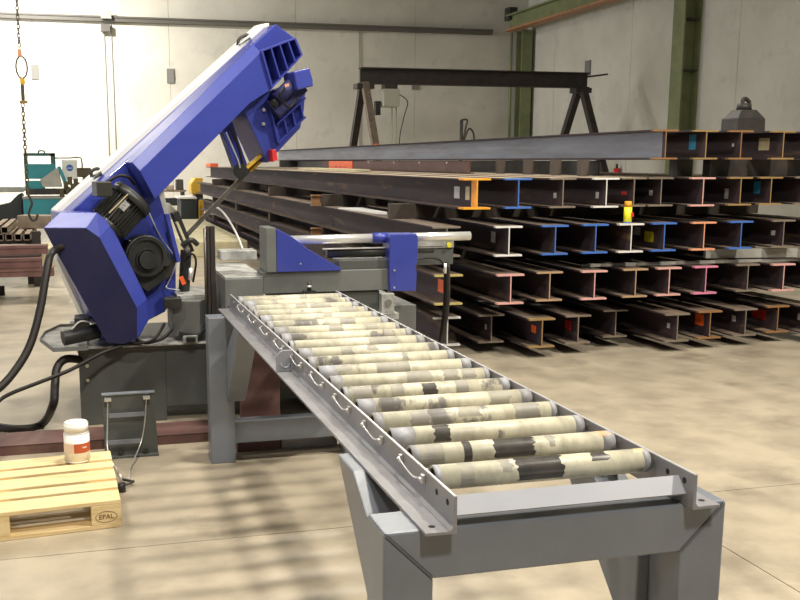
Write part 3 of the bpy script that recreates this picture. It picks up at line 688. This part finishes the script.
# twin guide columns
for ua, ub, mt, nm in ((207.5, 210, 'dark_steel', 'guide_column'), (210.6, 215.5, 'gantry_brown', 'guide_column')):
    xa, xb = aty(ua, 260, 6.62).x, aty(ub, 260, 6.62).x
    MB().box(xa, xb, 6.62, 6.68, .56, 1.375, mt).build(nm, t, .003)
MB().cyl((.765, 6.64, .86), (.765, 6.64, 1.36), .012, 'blade_steel', 10).build('guide_rod', t)
# vise table
MB().box(.855, 1.105, 6.38, 7.3, .50, 1.05, 'machine_grey').build('table_block', t, .004)
MB().box(.86, 1.12, 6.40, 7.35, 1.05, 1.06, 'table_steel').build('table_top', t, .002)
MB().box(1.105, 1.97, 6.38, 6.62, .945, 1.088, 'machine_grey').build('vise_bed', t, .005)
MB().box(.95, 1.22, 7.3, 7.5, 1.08, 1.15, 'table_steel').build('rear_rest', t, .004)
for x, z in ((.875, .87), (.89, .87), (.91, .87), (.875, .83), (.905, .83)): MB().cyl((x, 6.381, z), (x, 6.376, z), .005, 'hole_dark', 8).build('bolt_hole', t)
# fixed jaw with blue gusset
j = MB().box(1.125, 1.19, 6.36, 6.62, 1.088, 1.375, 'machine_grey').build('vise_jaw', t, .003)
J = [(1.192, 1.372), (1.295, 1.315), (1.40, 1.235), (1.625, 1.10), (1.625, 1.088), (1.192, 1.088)]
m = MB(); m.loft([V((a, 6.36, b)) for a, b in J], [V((a, 6.56, b)) for a, b in J], 'saw_blue'); m.build('jaw_gusset', j, .003)
MB().cyl((1.35, 6.362, 1.14), (1.35, 6.356, 1.14), .006, 'zinc', 8).build('screw', j)
# shafts
MB().cyl((1.30, 6.47, 1.285), (1.9, 6.45, 1.29), .03, 'chrome', 24).build('vise_rod', t)
MB().cyl((1.86, 6.45, 1.29), (1.98, 6.45, 1.29), .036, 'saw_blue', 24).build('rod_sleeve', t)
MB().cyl((2.1, 6.45, 1.29), (2.56, 6.44, 1.293), .03, 'chrome', 24, capm='zinc').build('vise_rod', t)
MB().cyl((1.55, 6.47, 1.195), (2.3, 6.47, 1.19), .032, 'black_paint', 20).build('vise_cylinder', t)
m = MB(); m.box(1.52, 2.36, 6.43, 6.47, 1.222, 1.228, 'chrome'); m.build('scale_bar', t)
MB().box(1.62, 1.97, 6.40, 6.6, 1.088, 1.15, 'base_green_grey').build('cylinder_base', t, .004)
m = MB(); m.box(2.14, 2.44, 6.43, 6.50, 1.215, 1.27, 'table_steel'); m.build('rod_support', t, .003)
MB().cyl((2.40, 6.43, 1.235), (2.40, 6.41, 1.235), .017, 'paint_yellow', 12).build('yellow_cap', t)
MB().box(2.10, 2.44, 6.44, 6.52, 1.10, 1.21, 'base_green_grey').build('cylinder_end', t, .004)
# blue bracket
K = [(1.955, .942), (2.14, .935), (2.145, 1.06), (2.135, 1.10), (2.15, 1.14), (2.15, 1.30), (2.14, 1.322), (1.96, 1.322), (1.95, 1.30), (1.95, 1.10)]
m = MB(); m.loft([V((a, 6.34, b)) for a, b in K], [V((a, 6.50, b)) for a, b in K], 'saw_blue'); k = m.build('vise_bracket', t, .006)
for z in (1.08, .965): MB().cyl((1.985, 6.342, z), (1.985, 6.334, z), .007, 'zinc', 8).build('screw', k)
# hose at the end
m = MB(); m.tube([(2.13, 6.42, 1.13), (2.25, 6.42, 1.15), (2.34, 6.42, 1.13), (2.37, 6.42, 1.05), (2.375, 6.44, .80), (2.37, 6.5, .55)], .006, 'black_rubber', 8)
m.tube([(2.385, 6.42, 1.12), (2.39, 6.42, .9), (2.385, 6.45, .7), (2.37, 6.55, .45)], .013, 'black_rubber', 8); m.tube([(2.40, 6.42, 1.1), (2.405, 6.42, .85), (2.40, 6.5, .6), (2.35, 6.6, .45)], .009, 'dark_steel', 8); m.build('vise_hose', t)
MB().cyl((2.375, 6.42, 1.04), (2.375, 6.42, 1.11), .014, 'chrome', 10).build('hose_fitting', t)
m = MB(); m.box(1.93, 2.17, 6.42, 7.5, .0, .83, 'machine_grey'); m.build('side_cabinet', t, .004)
m = MB(); m.box(1.885, 1.975, 6.30, 6.36, .80, .93, 'table_steel'); k = m.build('sensor_bracket', t, .003)
MB().cyl((1.93, 6.302, .87), (1.93, 6.29, .87), .024, 'machine_grey', 18).build('sensor', k)
MB().box(1.86, 2.0, 6.28, 6.42, .76, .80, 'table_steel').build('bracket_foot', k)
m = MB(); m.box(1.36, 1.44, 6.30, 6.36, .945, .965, 'black_paint'); m.cyl((1.40, 6.33, .965), (1.40, 6.33, 1.02), .014, 'black_paint', 12); m.cyl((1.40, 6.33, .985), (1.40, 6.33, 1.0), .016, 'chrome', 12); m.build('valve', t)
m = MB(); m.box(1.2, 1.9, 6.4, 6.85, .55, .94, 'base_green_grey'); m.build('lower_bed', t, .004)

# ================================================================== around the saw foot
t = thing('foot_plate', 'folded grey steel plate standing before the saw with a wire frame hung on it', 'plate', (.2, 6.05, 0))
PLt = [(.055, 0), (.378, 0), (.365, .385), (.052, .40)]
m = MB(); m.loft([V((a, 6.10, b)) for a, b in PLt], [V((a, 6.13, b)) for a, b in PLt], 'base_green_grey'); pl = m.build('plate', t, .002)
m = MB(); m.box(.048, .368, 6.09, 6.135, .392, .404, 'conveyor_grey'); m.build('top_fold', t, .003)
m = MB(); m.box(.055, .378, 6.06, 6.10, .0, .012, 'base_green_grey'); m.build('foot', t)
for x in (.15, .30): MB().cyl((x, 6.10, .03), (x, 6.08, .03), .018, 'black_paint', 10).build('bolt', pl)
m = MB()
m.tube([(.085, 6.07, .37), (.075, 6.05, .2), (.07, 6.0, .08), (.10, 5.88, .02), (.14, 5.6, .03)], .004, 'zinc', 6, sub=4)
m.tube([(.315, 6.07, .37), (.30, 6.05, .23), (.27, 6.03, .10), (.20, 5.8, .03), (.17, 5.55, .02)], .004, 'zinc', 6, sub=4)
w_ = m.build('wire_frame', t)
MB().box(.085, .30, 6.055, 6.062, .262, .288, 'conveyor_grey').build('rung', w_)
MB().box(.06, .27, 6.03, 6.037, .10, .126, 'conveyor_grey').build('rung', w_)
for x in (.085, .315): MB().box(x - .02, x + .02, 6.05, 6.10, .365, .38, 'zinc').build('hook_clip', w_)
m = MB(); m.bar((.14, 5.58, .02), (.2, 5.52, .02), .012, .012, 'dark_steel'); m.tube([(.2, 5.52, .02), (.15, 5.46, .02), (.13, 5.42, .02)], .006, 'dark_steel', 6); m.cyl((.13, 5.42, 0), (.13, 5.42, .05), .022, 'black_paint', 12)
sb = MB().cyl((.13, 5.42, .05), (.125, 5.43, .10), .006, 'chrome', 8)
k = m.build('levelling_foot'); tag(k, 'small black levelling foot with a bright stud on the floor by the pallet', 'bolt')

st_ = sb.build('bright_stud'); st_.parent = k
t = thing('steel_channel', 'reddish brown steel channel lying on the floor in front of the saw', 'channel', (-.4, 6.3, 0))
m = MB(); m.box(-1.6, .9, 6.3, 6.62, .055, .064, 'primer_red'); m.box(-1.6, .9, 6.3, 6.312, 0, .06, 'primer_red'); m.box(-1.6, .9, 6.61, 6.62, 0, .06, 'primer_red'); m.build('section', t, .001)
m = MB(); m.box(1.14, 1.50, 5.99, 6.2, 0, .088, 'conveyor_rail'); tag(m.build('steel_block', bevel=.003), 'light grey steel bar stub on the floor behind the rear conveyor legs', 'block')
m = MB(); m.box(.86, 1.13, 6.0, 6.24, 0, .10, 'primer_red'); tag(m.build('steel_block', bevel=.003), 'dark red steel block on the floor between the rear conveyor legs', 'block')
m = MB(); m.box(.93, 1.19, 6.30, 6.34, 0, .60, 'primer_red'); tag(m.build('rusty_plate', bevel=.003), 'rust red plate leaning on the saw behind the rear conveyor legs', 'plate')

# ================================================================== PALLET + JAR
FR = V((.108, 4.87, 0)); th = math.radians(5.5); e1 = V((-math.cos(th), -math.sin(th), 0)); e2 = V((-math.sin(th) * .0 - .03, 1, 0)).normalized()
t = thing('euro_pallet', 'new pale wooden pallet on the floor at the left edge', 'pallet', FR + e1 * .6 + e2 * .4)
def pb_(a0, a1, b0, b1, z0, z1, nm, bev=.003):
    b0 *= 1.10; b1 *= 1.10
    c = [FR + e1 * a + e2 * b for a, b in ((a0, b0), (a1, b0), (a1, b1), (a0, b1))]
    return MB().loft([p + V((0, 0, z0)) for p in c], [p + V((0, 0, z1)) for p in c], 'timber_new').build(nm, t, bev)
for b0, b1 in ((0, .145), (.184, .284), (.3275, .4725), (.516, .616), (.655, .80)): pb_(0, 1.2, b0, b1, .123, .145, 'top_board')
for a0 in (0, .5275, 1.055): pb_(a0, a0 + .145, 0, .8, .10, .1225, 'cross_board')
for b0, b1 in ((0, .1), (.3275, .4725), (.7, .8)): pb_(0, 1.2, b0, b1, 0, .022, 'bottom_board')
blk = None
for a0 in (0, .5275, 1.055):
    for b0, b1 in ((0, .1), (.3275, .4725), (.7, .8)):
        o = pb_(a0, a0 + .145, b0, b1, .022, .10, 'block')
        if blk is None: blk = o
def text(s, size, loc, rot, m_, nm, parent, label=None, ext=.0006):
    cu = bpy.data.curves.new(nm, 'FONT'); cu.body = s; cu.size = size; cu.align_x = 'CENTER'; cu.align_y = 'CENTER'; cu.extrude = ext
    o = bpy.data.objects.new(nm, cu); COL.objects.link(o); dg = bpy.context.evaluated_depsgraph_get()
    me = bpy.data.meshes.new_from_object(o.evaluated_get(dg)); COL.objects.unlink(o); bpy.data.objects.remove(o)
    me.transform(Matrix.Translation(loc) @ rot); me.materials.clear(); me.materials.append(MATS[m_])
    n = bpy.data.objects.new(nm, me); COL.objects.link(n); n.parent = parent
    if label: n['label'] = label
    return n
fn = V((math.sin(th), -math.cos(th), 0)) if False else e1.cross(V((0, 0, 1))).normalized()
if fn.y > 0: fn = -fn
xd = -e1
R_ = Matrix((( xd.x, 0, fn.x), (xd.y, 0, fn.y), (0, 1, 0))).to_4x4()
cc = FR + e1 * .072 + V((0, 0, .062)) + fn * .001
text('EPAL', .034, cc, R_, 'ink', 'stamp_text', blk, 'dark branded letters EPAL in an oval')
m = MB(); m.tube([cc + xd * (.052 * math.cos(a)) + V((0, 0, .028 * math.sin(a))) for a in [2 * PI * i / 20 for i in range(20)]], .0012, 'ink', 5, sub=1, closed=True)
o = m.build('stamp_oval'); o.parent = blk
jp = V((-.10, 5.59, .1455))
t = thing('plastic_jar', 'white plastic jar with an orange-brown label on the pallet', 'jar', jp)
m = MB(); m.cyl(jp, jp + V((0, 0, .012)), .062, 'jar_white', 32, r2=.070); m.cyl(jp + V((0, 0, .012)), jp + V((0, 0, .165)), .070, 'jar_white', 32); m.cyl(jp + V((0, 0, .165)), jp + V((0, 0, .178)), .070, 'jar_white', 32, r2=.058); m.build('jar_body', t)
m = MB(); m.cyl(jp + V((0, 0, .178)), jp + V((0, 0, .222)), .066, 'jar_white', 32); m.cyl(jp + V((0, 0, .222)), jp + V((0, 0, .228)), .066, 'jar_white', 32, r2=.06); m.build('lid', t)
m = MB()
n = 40
for i in range(n):
    a0 = math.radians(-175 + 170 * i / n); a1 = math.radians(-175 + 170 * (i + 1) / n); r = .0712
    mt = 'jar_label_pale' if i < 17 else 'jar_label'
    vs = [m.bm.verts.new(jp + V((r * math.cos(a), r * math.sin(a), z))) for a, z in ((a0, .062), (a1, .062), (a1, .115), (a0, .115))]
    m.face(vs, mt, True)
lb = m.build('jar_label', t)
m = MB(); 
for a in (-62, -55, -48): 
    r = .0722; q = math.radians(a); p = jp + V((r * math.cos(q), r * math.sin(q), .092)); m.box(p.x - .003, p.x + .003, p.y - .001, p.y + .001, p.z - .004, p.z + .004, 'jar_white')
m.build('label_print', lb)

# ================================================================== LEFT BACKGROUND
# red steel sections on the floor at the left
for (x0, x1, y, z0, z1, lab) in ((-3.2, -.50, 14.1, .575, .685, 'upper reddish beam lying on stands left of the saw'), (-3.2, -.58, 13.75, .435, .545, 'middle reddish beam lying on stands left of the saw'),
                              (-3.2, -.42, 13.6, .33, .43, 'lowest reddish beam lying on stands left of the saw')):
    m = MB(); m.loft([V((x0, y + a, z0 + b)) for a, b in i_prof(.35, z1 - z0, .03, .03)], [V((x1, y + a, z0 + b)) for a, b in i_prof(.35, z1 - z0, .03, .03)], 'pale_red')
    m.box(x0, x1, y - .16, y - .1, z0, z1, 'pale_red')
    tag(m.build('steel_section'), lab, 'beam')
m = MB(); m.box(-3.1, -.6, 13.8, 14.2, .546, .574, 'timber_dark'); tag(m.build('packing_board'), 'dark packing board under the upper reddish beam', 'board')
for x, lab in ((-1.3, 'right black trestle under the reddish beams'), (-2.6, 'left black trestle under the reddish beams')):
    t = thing('trestle', lab, 'trestle', (x, 13.6, 0))
    MB().box(x - .06, x + .06, 13.0, 14.3, .13, .328, 'dark_steel').build('top_bar', t)
    for y in (13.05, 14.2): MB().box(x - .2, x + .2, y, y + .08, 0, .13, 'dark_steel').build('foot', t)
# second tier of square tubes on a bench
t = thing('low_bench', 'dark low steel bench carrying the square tubes at left', 'bench', (-1.6, 16.5, 0))
p = aty(33, 240, 15.5)
MB().box(-3.4, p.x + .05, 15.4, 17.2, .60, .66, 'dark_steel').build('bench_top', t)
for x in (-3.2, p.x - .05):
    for y in (15.45, 17.1): MB().box(x - .05, x + .05, y - .04, y + .04, 0, .6, 'gantry_brown').build('leg', t)
tubes = []
for k, (u, v, s) in enumerate(((0, 233, .11), (9, 233.5, .11), (18, 233.5, .11), (27, 233, .11), (-4.5, 227, .11), (4.5, 226.5, .11))):
    p = aty(u, v, 15.3); z0 = .662 if k < 4 else .764
    m = MB(); w = .05; a = p.x
    dx = 0
    for c in ((-w, -w, w, -w + .01), (-w, w - .01, w, w), (-w, -w, -w + .01, w), (w - .01, -w, w, w)):
        m.loft([V((a + i, 15.25, z0 + w + j)) for i, j in ((c[0], c[1]), (c[2], c[1]), (c[2], c[3]), (c[0], c[3]))],
               [V((a + i + dx * .4, 17.4, z0 + w + j)) for i, j in ((c[0], c[1]), (c[2], c[1]), (c[2], c[3]), (c[0], c[3]))], 'cardboard')
    tag(m.build('square_tube'), 'brown square steel tube, %s from the left of the %s layer on the bench' % ((['first', 'second', 'third', 'fourth'][k], 'lower') if k < 4 else (['first', 'second'][k - 4], 'upper')), 'tube', 'square tubes on the bench')
m = MB(); m.bar((p.x + .18, 16.4, .875), (p.x + .85, 16.1, .875), .3, .2, 'cardboard'); 
o = m.build('timber_block', bevel=.01); tag(o, 'rough brown timber block lying on the square tubes below the hook', 'block')
p2 = aty(34, 235, 15.2); m = MB(); m.box(p2.x - .03, p2.x + .09, 15.1, 15.24, 0, .80, 'gantry_brown'); tag(m.build('steel_post'), 'short dark brown post at the end of the tube bench', 'post')
# timber / floor boards far left
m = MB(); m.box(-1.15, .2, 18.2, 19.6, 0, .30, 'timber_pale'); tag(m.build('board_stack', bevel=.01), 'low pale board stack behind the tube bench', 'board stack')
# teal saw
Yt = 30.0
def TT(u, v): return aty(u, v, Yt)
a, b = TT(25, 221), TT(57, 221)
t = thing('teal_band_saw', 'teal upright band saw with a window, far at the left', 'band saw', (a.x + .6, Yt + .5, 0))
x0, x1 = TT(23, 200).x, TT(62, 200).x
MB().box(x0, TT(75, 200).x, Yt, Yt + 1.1, .05, TT(23, 199).z, 'teal').build('base', t, .02)
MB().box(x0 - .02, TT(75, 200).x, Yt - .03, Yt + 1.1, TT(23, 199).z, TT(23, 196.5).z, 'grey_box').build('table', t, .01)
xa, xb = TT(23.5, 160).x, TT(55, 160).x; zt, zm, zl = TT(23, 153).z, TT(23, 164).z, TT(23, 179).z
m = MB()
m.box(xa, xb, Yt + .1, Yt + .5, zl, zm, 'teal'); m.box(xa, xb, Yt + .1, Yt + .5, zt - .08, zt, 'teal_dark'); m.box(xa, xa + .09, Yt + .1, Yt + .5, zm, zt, 'teal_dark'); m.box(xb - .12, xb, Yt + .1, Yt + .5, zm, zt, 'teal_dark'); m.build('head', t)
m = MB(); m.tube([(xa + .4, Yt + .3, zt), (xa + .42, Yt + .3, zt + .06), (xa + .55, Yt + .3, zt + .06), (xa + .57, Yt + .3, zt)], .02, 'teal_dark'); m.build('handle', t)
MB().box(xa, TT(44, 180).x, Yt + .15, Yt + .5, TT(23, 190).z, TT(23, 181).z, 'teal').build('column_panel', t)
MB().box(xa, TT(80, 180).x, Yt + .1, Yt + .5, TT(23, 195).z, TT(23, 189).z, 'dark_steel').build('vise_rail', t, .02)
m = MB(); A = [TT(u, v) for u, v in ((40, 180), (58, 167), (62, 187), (43, 187))]; m.loft(A, [p + V((0, .5, 0)) for p in A], 'canvas_grey'); m.build('guard_plate', t, .01)
m = MB(); A = [TT(u, v) for u, v in ((57, 167), (60, 166), (68, 184), (64, 185))]; m.loft(A, [p + V((0, .4, 0)) for p in A], 'teal'); m.build('guard_edge', t, .01)
m = MB()
for uv in ((66, 185), (70, 180), (73, 187), (76, 182), (68, 190), (62, 192), (79, 186)): p = TT(*uv); m.box(p.x - .07, p.x + .06, Yt - .05, Yt + .1, p.z - .14, p.z + .10, 'chain_steel')
m.build('drive_gear', t, .02)
m = MB(); m.tube([TT(55, 158), TT(70, 158), TT(81, 158), TT(82, 170)], .018, 'dark_steel', 6, sub=2); m.build('cable_arm', t)
p = TT(70, 170); m = MB(); m.box(p.x - .24, p.x + .2, Yt + 1.3, Yt + 1.35, p.z - .3, p.z + .28, 'jar_white'); sg = m.build('notice_board'); tag(sg, 'small white board with a blue oval beside the teal saw', 'sign')
m = MB(); m.cyl((p.x - .02, Yt + 1.3, p.z + .05), (p.x - .02, Yt + 1.295, p.z + .05), .10, 'paint_blue', 20); o = m.build('blue_oval'); o.parent = sg
m = MB(); m.box(p.x - .1, p.x + .06, Yt + 1.288, Yt + 1.292, p.z + .035, p.z + .055, 'jar_white'); q = m.build('oval_print'); q.parent = o
MB().cyl((p.x, Yt + 1.38, 0), (p.x, Yt + 1.38, p.z), .03, 'grey_box', 8).build('post', sg)
sg.children[-1].matrix_parent_inverse = Matrix.Identity(4)
p = TT(84, 172); t = thing('drill_head', 'small brown drill head on a post right of the white board', 'drill', (p.x, Yt + .3, 0))
m = MB(); m.box(p.x - .2, p.x + .2, Yt + .2, Yt + .5, p.z - .15, p.z + .12, 'chain_steel'); m.box(p.x + .15, p.x + .5, Yt + .28, Yt + .4, p.z - .02, p.z + .08, 'dark_steel'); m.build('head', t, .03)
MB().cyl((p.x, Yt + .35, 0), (p.x, Yt + .35, p.z), .05, 'grey_box', 10).build('post', t)
# black covered item, grey roof at left edge
t = thing('covered_trolley', 'dark covered trolley with a grey top left of the teal saw', 'trolley', (-3, 31, 0))
MB().box(-5.5, TT(22, 190).x, Yt + .6, Yt + 1.8, TT(5, 193).z, TT(5, 187.5).z, 'canvas_grey').build('top', t, .02)
x21 = TT(21, 200).x
m = MB(); A = [V((-3.2, Yt + .5, .1)), V((x21, Yt + .5, .1)), TT(21, 194) + V((0, .5, 0)), TT(17, 195) + V((0, .5, 0)), TT(8, 204) + V((0, .5, 0)), V((-3.2, Yt + .5, .35))]
m.loft(A, [p + V((0, 1, 0)) for p in A], 'tarp'); m.build('cover', t, .05)
for x in (-2.5, -5.2): MB().box(x, x + .08, Yt + .7, Yt + .8, 0, 1.1, 'dark_steel').build('leg', t)
# lifting chain with hook
cxx, cyy = -.562, 11.0
t = thing('lifting_chain', 'hanging lifting chain with hooks above the tube bench', 'chain', (cxx, cyy, 1.2))
link = None
def mk_link(z, r, w, h, th_, mt, rz, nm='chain_link'):
    m = MB(); pts = []
    for i in range(14):
        a = 2 * PI * i / 14; pts.append(V((w * math.cos(a) * math.cos(rz), w * math.cos(a) * math.sin(rz), h * math.sin(a))))
    m.tube(pts, th_, mt, 6, sub=1, closed=True); o = m.build(nm, t); o.location = (cxx, cyy, z); return o
m = MB()
k = 0; z = 8.9
while z > 2.93:
    rz = (PI / 2) * (k % 2) + .5; pts = []
    if z < 4.2:
        pts = [V((cxx + .014 * math.cos(a) * math.cos(rz), cyy + .014 * math.cos(a) * math.sin(rz), z + .03 * math.sin(a))) for a in [2 * PI * i / 12 for i in range(12)]]
        m.tube(pts, .0055, 'chain_steel', 6, sub=1, closed=True)
    z -= .045; k += 1
m.cyl((cxx, cyy, 4.15), (cxx, cyy, 8.99), .011, 'chain_steel', 6)
m.build('hoist_chain', t)
m = MB(); m.box(cxx - .02, cxx + .02, cyy - .015, cyy + .015, 2.84, 2.92, 'paint_salmon'); m.build('hook_eye', t, .01)
m = MB(); m.tube([V((cxx + .055 * math.cos(a) + .01, cyy, 2.74 + .11 * math.sin(a))) for a in [2 * PI * i / 16 for i in range(16)]], .009, 'chain_steel', 8, sub=1, closed=True); m.build('master_ring', t)
m = MB(); m.box(cxx - .012, cxx + .035, cyy - .02, cyy + .02, 2.57, 2.63, 'yellow_paint'); m.box(cxx - .03, cxx + .05, cyy - .02, cyy + .02, 2.38, 2.41, 'paint_ochre'); m.box(cxx - .01, cxx + .025, cyy - .02, cyy + .02, 2.41, 2.57, 'chain_steel'); m.build('shackle', t, .008)
m = MB(); z = 2.36; k = 0
while z > 1.47:
    rz = (PI / 2) * (k % 2) + .4
    pts = [V((cxx + .016 * math.cos(a) * math.cos(rz), cyy + .016 * math.cos(a) * math.sin(rz), z + .028 * math.sin(a))) for a in [2 * PI * i / 12 for i in range(12)]]
    m.tube(pts, .006, 'chain_steel', 6, sub=1, closed=True); z -= .042; k += 1
m.build('sling_chain', t)
m = MB(); m.tube([V((cxx + a, cyy, b)) for a, b in ((0, 1.46), (.02, 1.42), (.035, 1.36), (.01, 1.30), (.0, 1.25), (.03, 1.19), (.07, 1.20), (.085, 1.25))], .013, 'dark_steel', 8); m.build('hook', t)

# ================================================================== MIDDLE BACKGROUND (between saw and stack)
t = thing('yellow_machine', 'yellow machine with a dark base beside the far end of the stack', 'machine', (2.6, 27, 0))
Yy = 29.5
p0, p1 = aty(191, 194, Yy), aty(203, 176, Yy)
m = MB(); A = [aty(u, v, Yy) for u, v in ((191.5, 194), (203, 194), (203, 178), (195, 178), (191, 184))]; m.loft(A, [p + V((0, .8, 0)) for p in A], 'yellow_paint'); m.build('cab', t, .03)
m = MB(); A = [aty(u, v, Yy) for u, v in ((199, 222), (204, 222), (204, 200), (199, 200))]; m.loft(A, [p + V((0, .5, 0)) for p in A], 'yellow_paint'); m.build('mast', t, .02)
MB().box(aty(196, 200, Yy).x, p1.x, Yy + .1, Yy + .9, 0, p0.z, 'dark_steel').build('base', t, .02)
t = thing('scrap_bin', 'dark steel bin with a white rim in the distance right of the saw', 'bin', (2.3, 28, 0))
Yb = 28.0
A = [aty(u, v, Yb) for u, v in ((181, 222), (197, 222), (197, 200), (181, 200))]
A[0].z = A[1].z = 0
m = MB(); m.loft(A, [p + V((0, 1.2, 0)) for p in A], 'tarp'); m.build('body', t, .02)
A = [aty(u, v, Yb - .05) for u, v in ((178, 199), (197, 199), (197, 197), (178, 197))]
m = MB(); m.loft(A, [p + V((0, 1.3, 0)) for p in A], 'jar_white'); m.build('rim', t, .02)
t = thing('tarp_heap', 'pale grey canvas heap behind the saw bow', 'tarp', (1.9, 26, 0))
m = MB(); Yh = 30.6; cx_ = aty(166, 220, Yh).x
m.cyl((cx_, Yh, 0), (cx_, Yh, aty(170, 203, Yh).z), .62, 'canvas_grey', 9, r2=.12); m.build('canvas', t, .03)
t = thing('storage_rack', 'low dark rack with odds and ends against the back wall', 'rack', (2, 37, 0))
z1_ = aty(180, 190, 37).z
MB().box(.6, 3.6, 36.8, 37.6, z1_ - .06, z1_, 'gantry_post').build('shelf', t)
for x in (.7, 2.1, 3.5): MB().box(x - .05, x + .05, 36.85, 37.5, 0, z1_ - .06, 'dark_steel').build('post', t)
MB().box(.6, 3.6, 37.0, 37.5, .2, z1_ - .3, 'tarp').build('back_panel', t)
for k in range(8):
    m = MB(); x = .75 + .36 * k; h = .18 + .1 * ((k * 5) % 3); m.box(x, x + .26, 37.0, 37.4, z1_ + .001, z1_ + h, ['canvas_grey', 'timber_dark', 'cardboard', 'dark_steel'][k % 4])
    tag(m.build('stored_box', bevel=.02), 'small indistinct box on the distant low rack', 'box', 'boxes on the distant rack')
for k in range(8):
    m = MB(); y = 19.0 + k * .95; m.box(1.75, 3.0, y, y + .85, 0, .30, 'timber_pale')
    tag(m.build('timber_bundle', bevel=.02), 'pale timber bundle in the row between saw and stack', 'timber', 'pale timber bundles behind the saw')

# ================================================================== CAMERA
cam = bpy.data.cameras.new('camera'); co = bpy.data.objects.new('camera', cam); COL.objects.link(co)
cam.sensor_width = 36; cam.lens = FL / 800 * 36
cam.shift_x = (400 - PX) / 800; cam.shift_y = (PY - 300) / 800
r, u_, bk = CR.normalized(), -CD.normalized(), -CF.normalized()
M = Matrix(((r.x, u_.x, bk.x, 0), (r.y, u_.y, bk.y, 0), (r.z, u_.z, bk.z, 0), (0, 0, 0, 1))); M.translation = EYE
co.matrix_world = M; cam.clip_end = 200
SC.camera = co

# ================================================================== LIGHT
def area(name, loc, target, size, power, col, sy=None, spread=None):
    l = bpy.data.lights.new(name, 'AREA'); l.energy = power; l.color = col; l.size = size
    if sy: l.shape = 'RECTANGLE'; l.size_y = sy
    else: l.shape = 'DISK'
    if spread: l.spread = spread
    o = bpy.data.objects.new(name, l); COL.objects.link(o); o.location = loc
    o.rotation_euler = (V(target) - V(loc)).to_track_quat('-Z', 'Y').to_euler(); return o
warm = (1, .945, .84)
area('bay_or_fill_lamp', (2.2, 5.2, 8.6), (2.2, 5.2, 0), .8, 470, warm)
area('bay_or_fill_lamp', (7.0, 2.0, 8.6), (7.0, 2.0, 0), .6, 950, warm)
area('bay_or_fill_lamp', (.5, -2.5, 8.6), (.8, 2, 0), .8, 520, (1, .95, .87))  # unseen fill added behind the camera to brighten the front-facing surfaces
area('bay_or_fill_lamp', (-2.5, 4.5, 8.6), (-2.0, 4.8, 0), .6, 230, warm)
area('bay_or_fill_lamp', (-4.0, 18.0, 8.6), (-4.0, 18, 0), .8, 700, (1, .95, .88))
area('bay_or_fill_lamp', (4.5, 16.0, 8.6), (4.5, 16, 0), .8, 500, warm)
area('bay_or_fill_lamp', (-2.0, 34.0, 8.6), (-2.0, 38, 0), .8, 2100, (1, .96, .90))
area('bay_or_fill_lamp', (9.0, 26.0, 8.6), (9, 27, 0), .8, 90, warm)
# daylight from the open side of the hall on the left
area('daylight_door', (-14, 34, 3.2), (0, 40, 2.4), 7, 1700, (.88, .94, 1), sy=5.5)
area('daylight_door', (-15.5, 10, 3.0), (0, 10, 1.0), 9, 560, (.90, .95, 1), sy=5)

w = bpy.data.worlds.new('world'); SC.world = w; w.use_nodes = True
w.node_tree.nodes['Background'].inputs[0].default_value = (.95, .95, 1, 1)
w.node_tree.nodes['Background'].inputs[1].default_value = .07
SC.view_settings.view_transform = 'Standard'; SC.view_settings.look = 'None'; SC.view_settings.gamma = 1
SC.view_settings.use_curve_mapping = False
SC.view_settings.exposure = 0.12
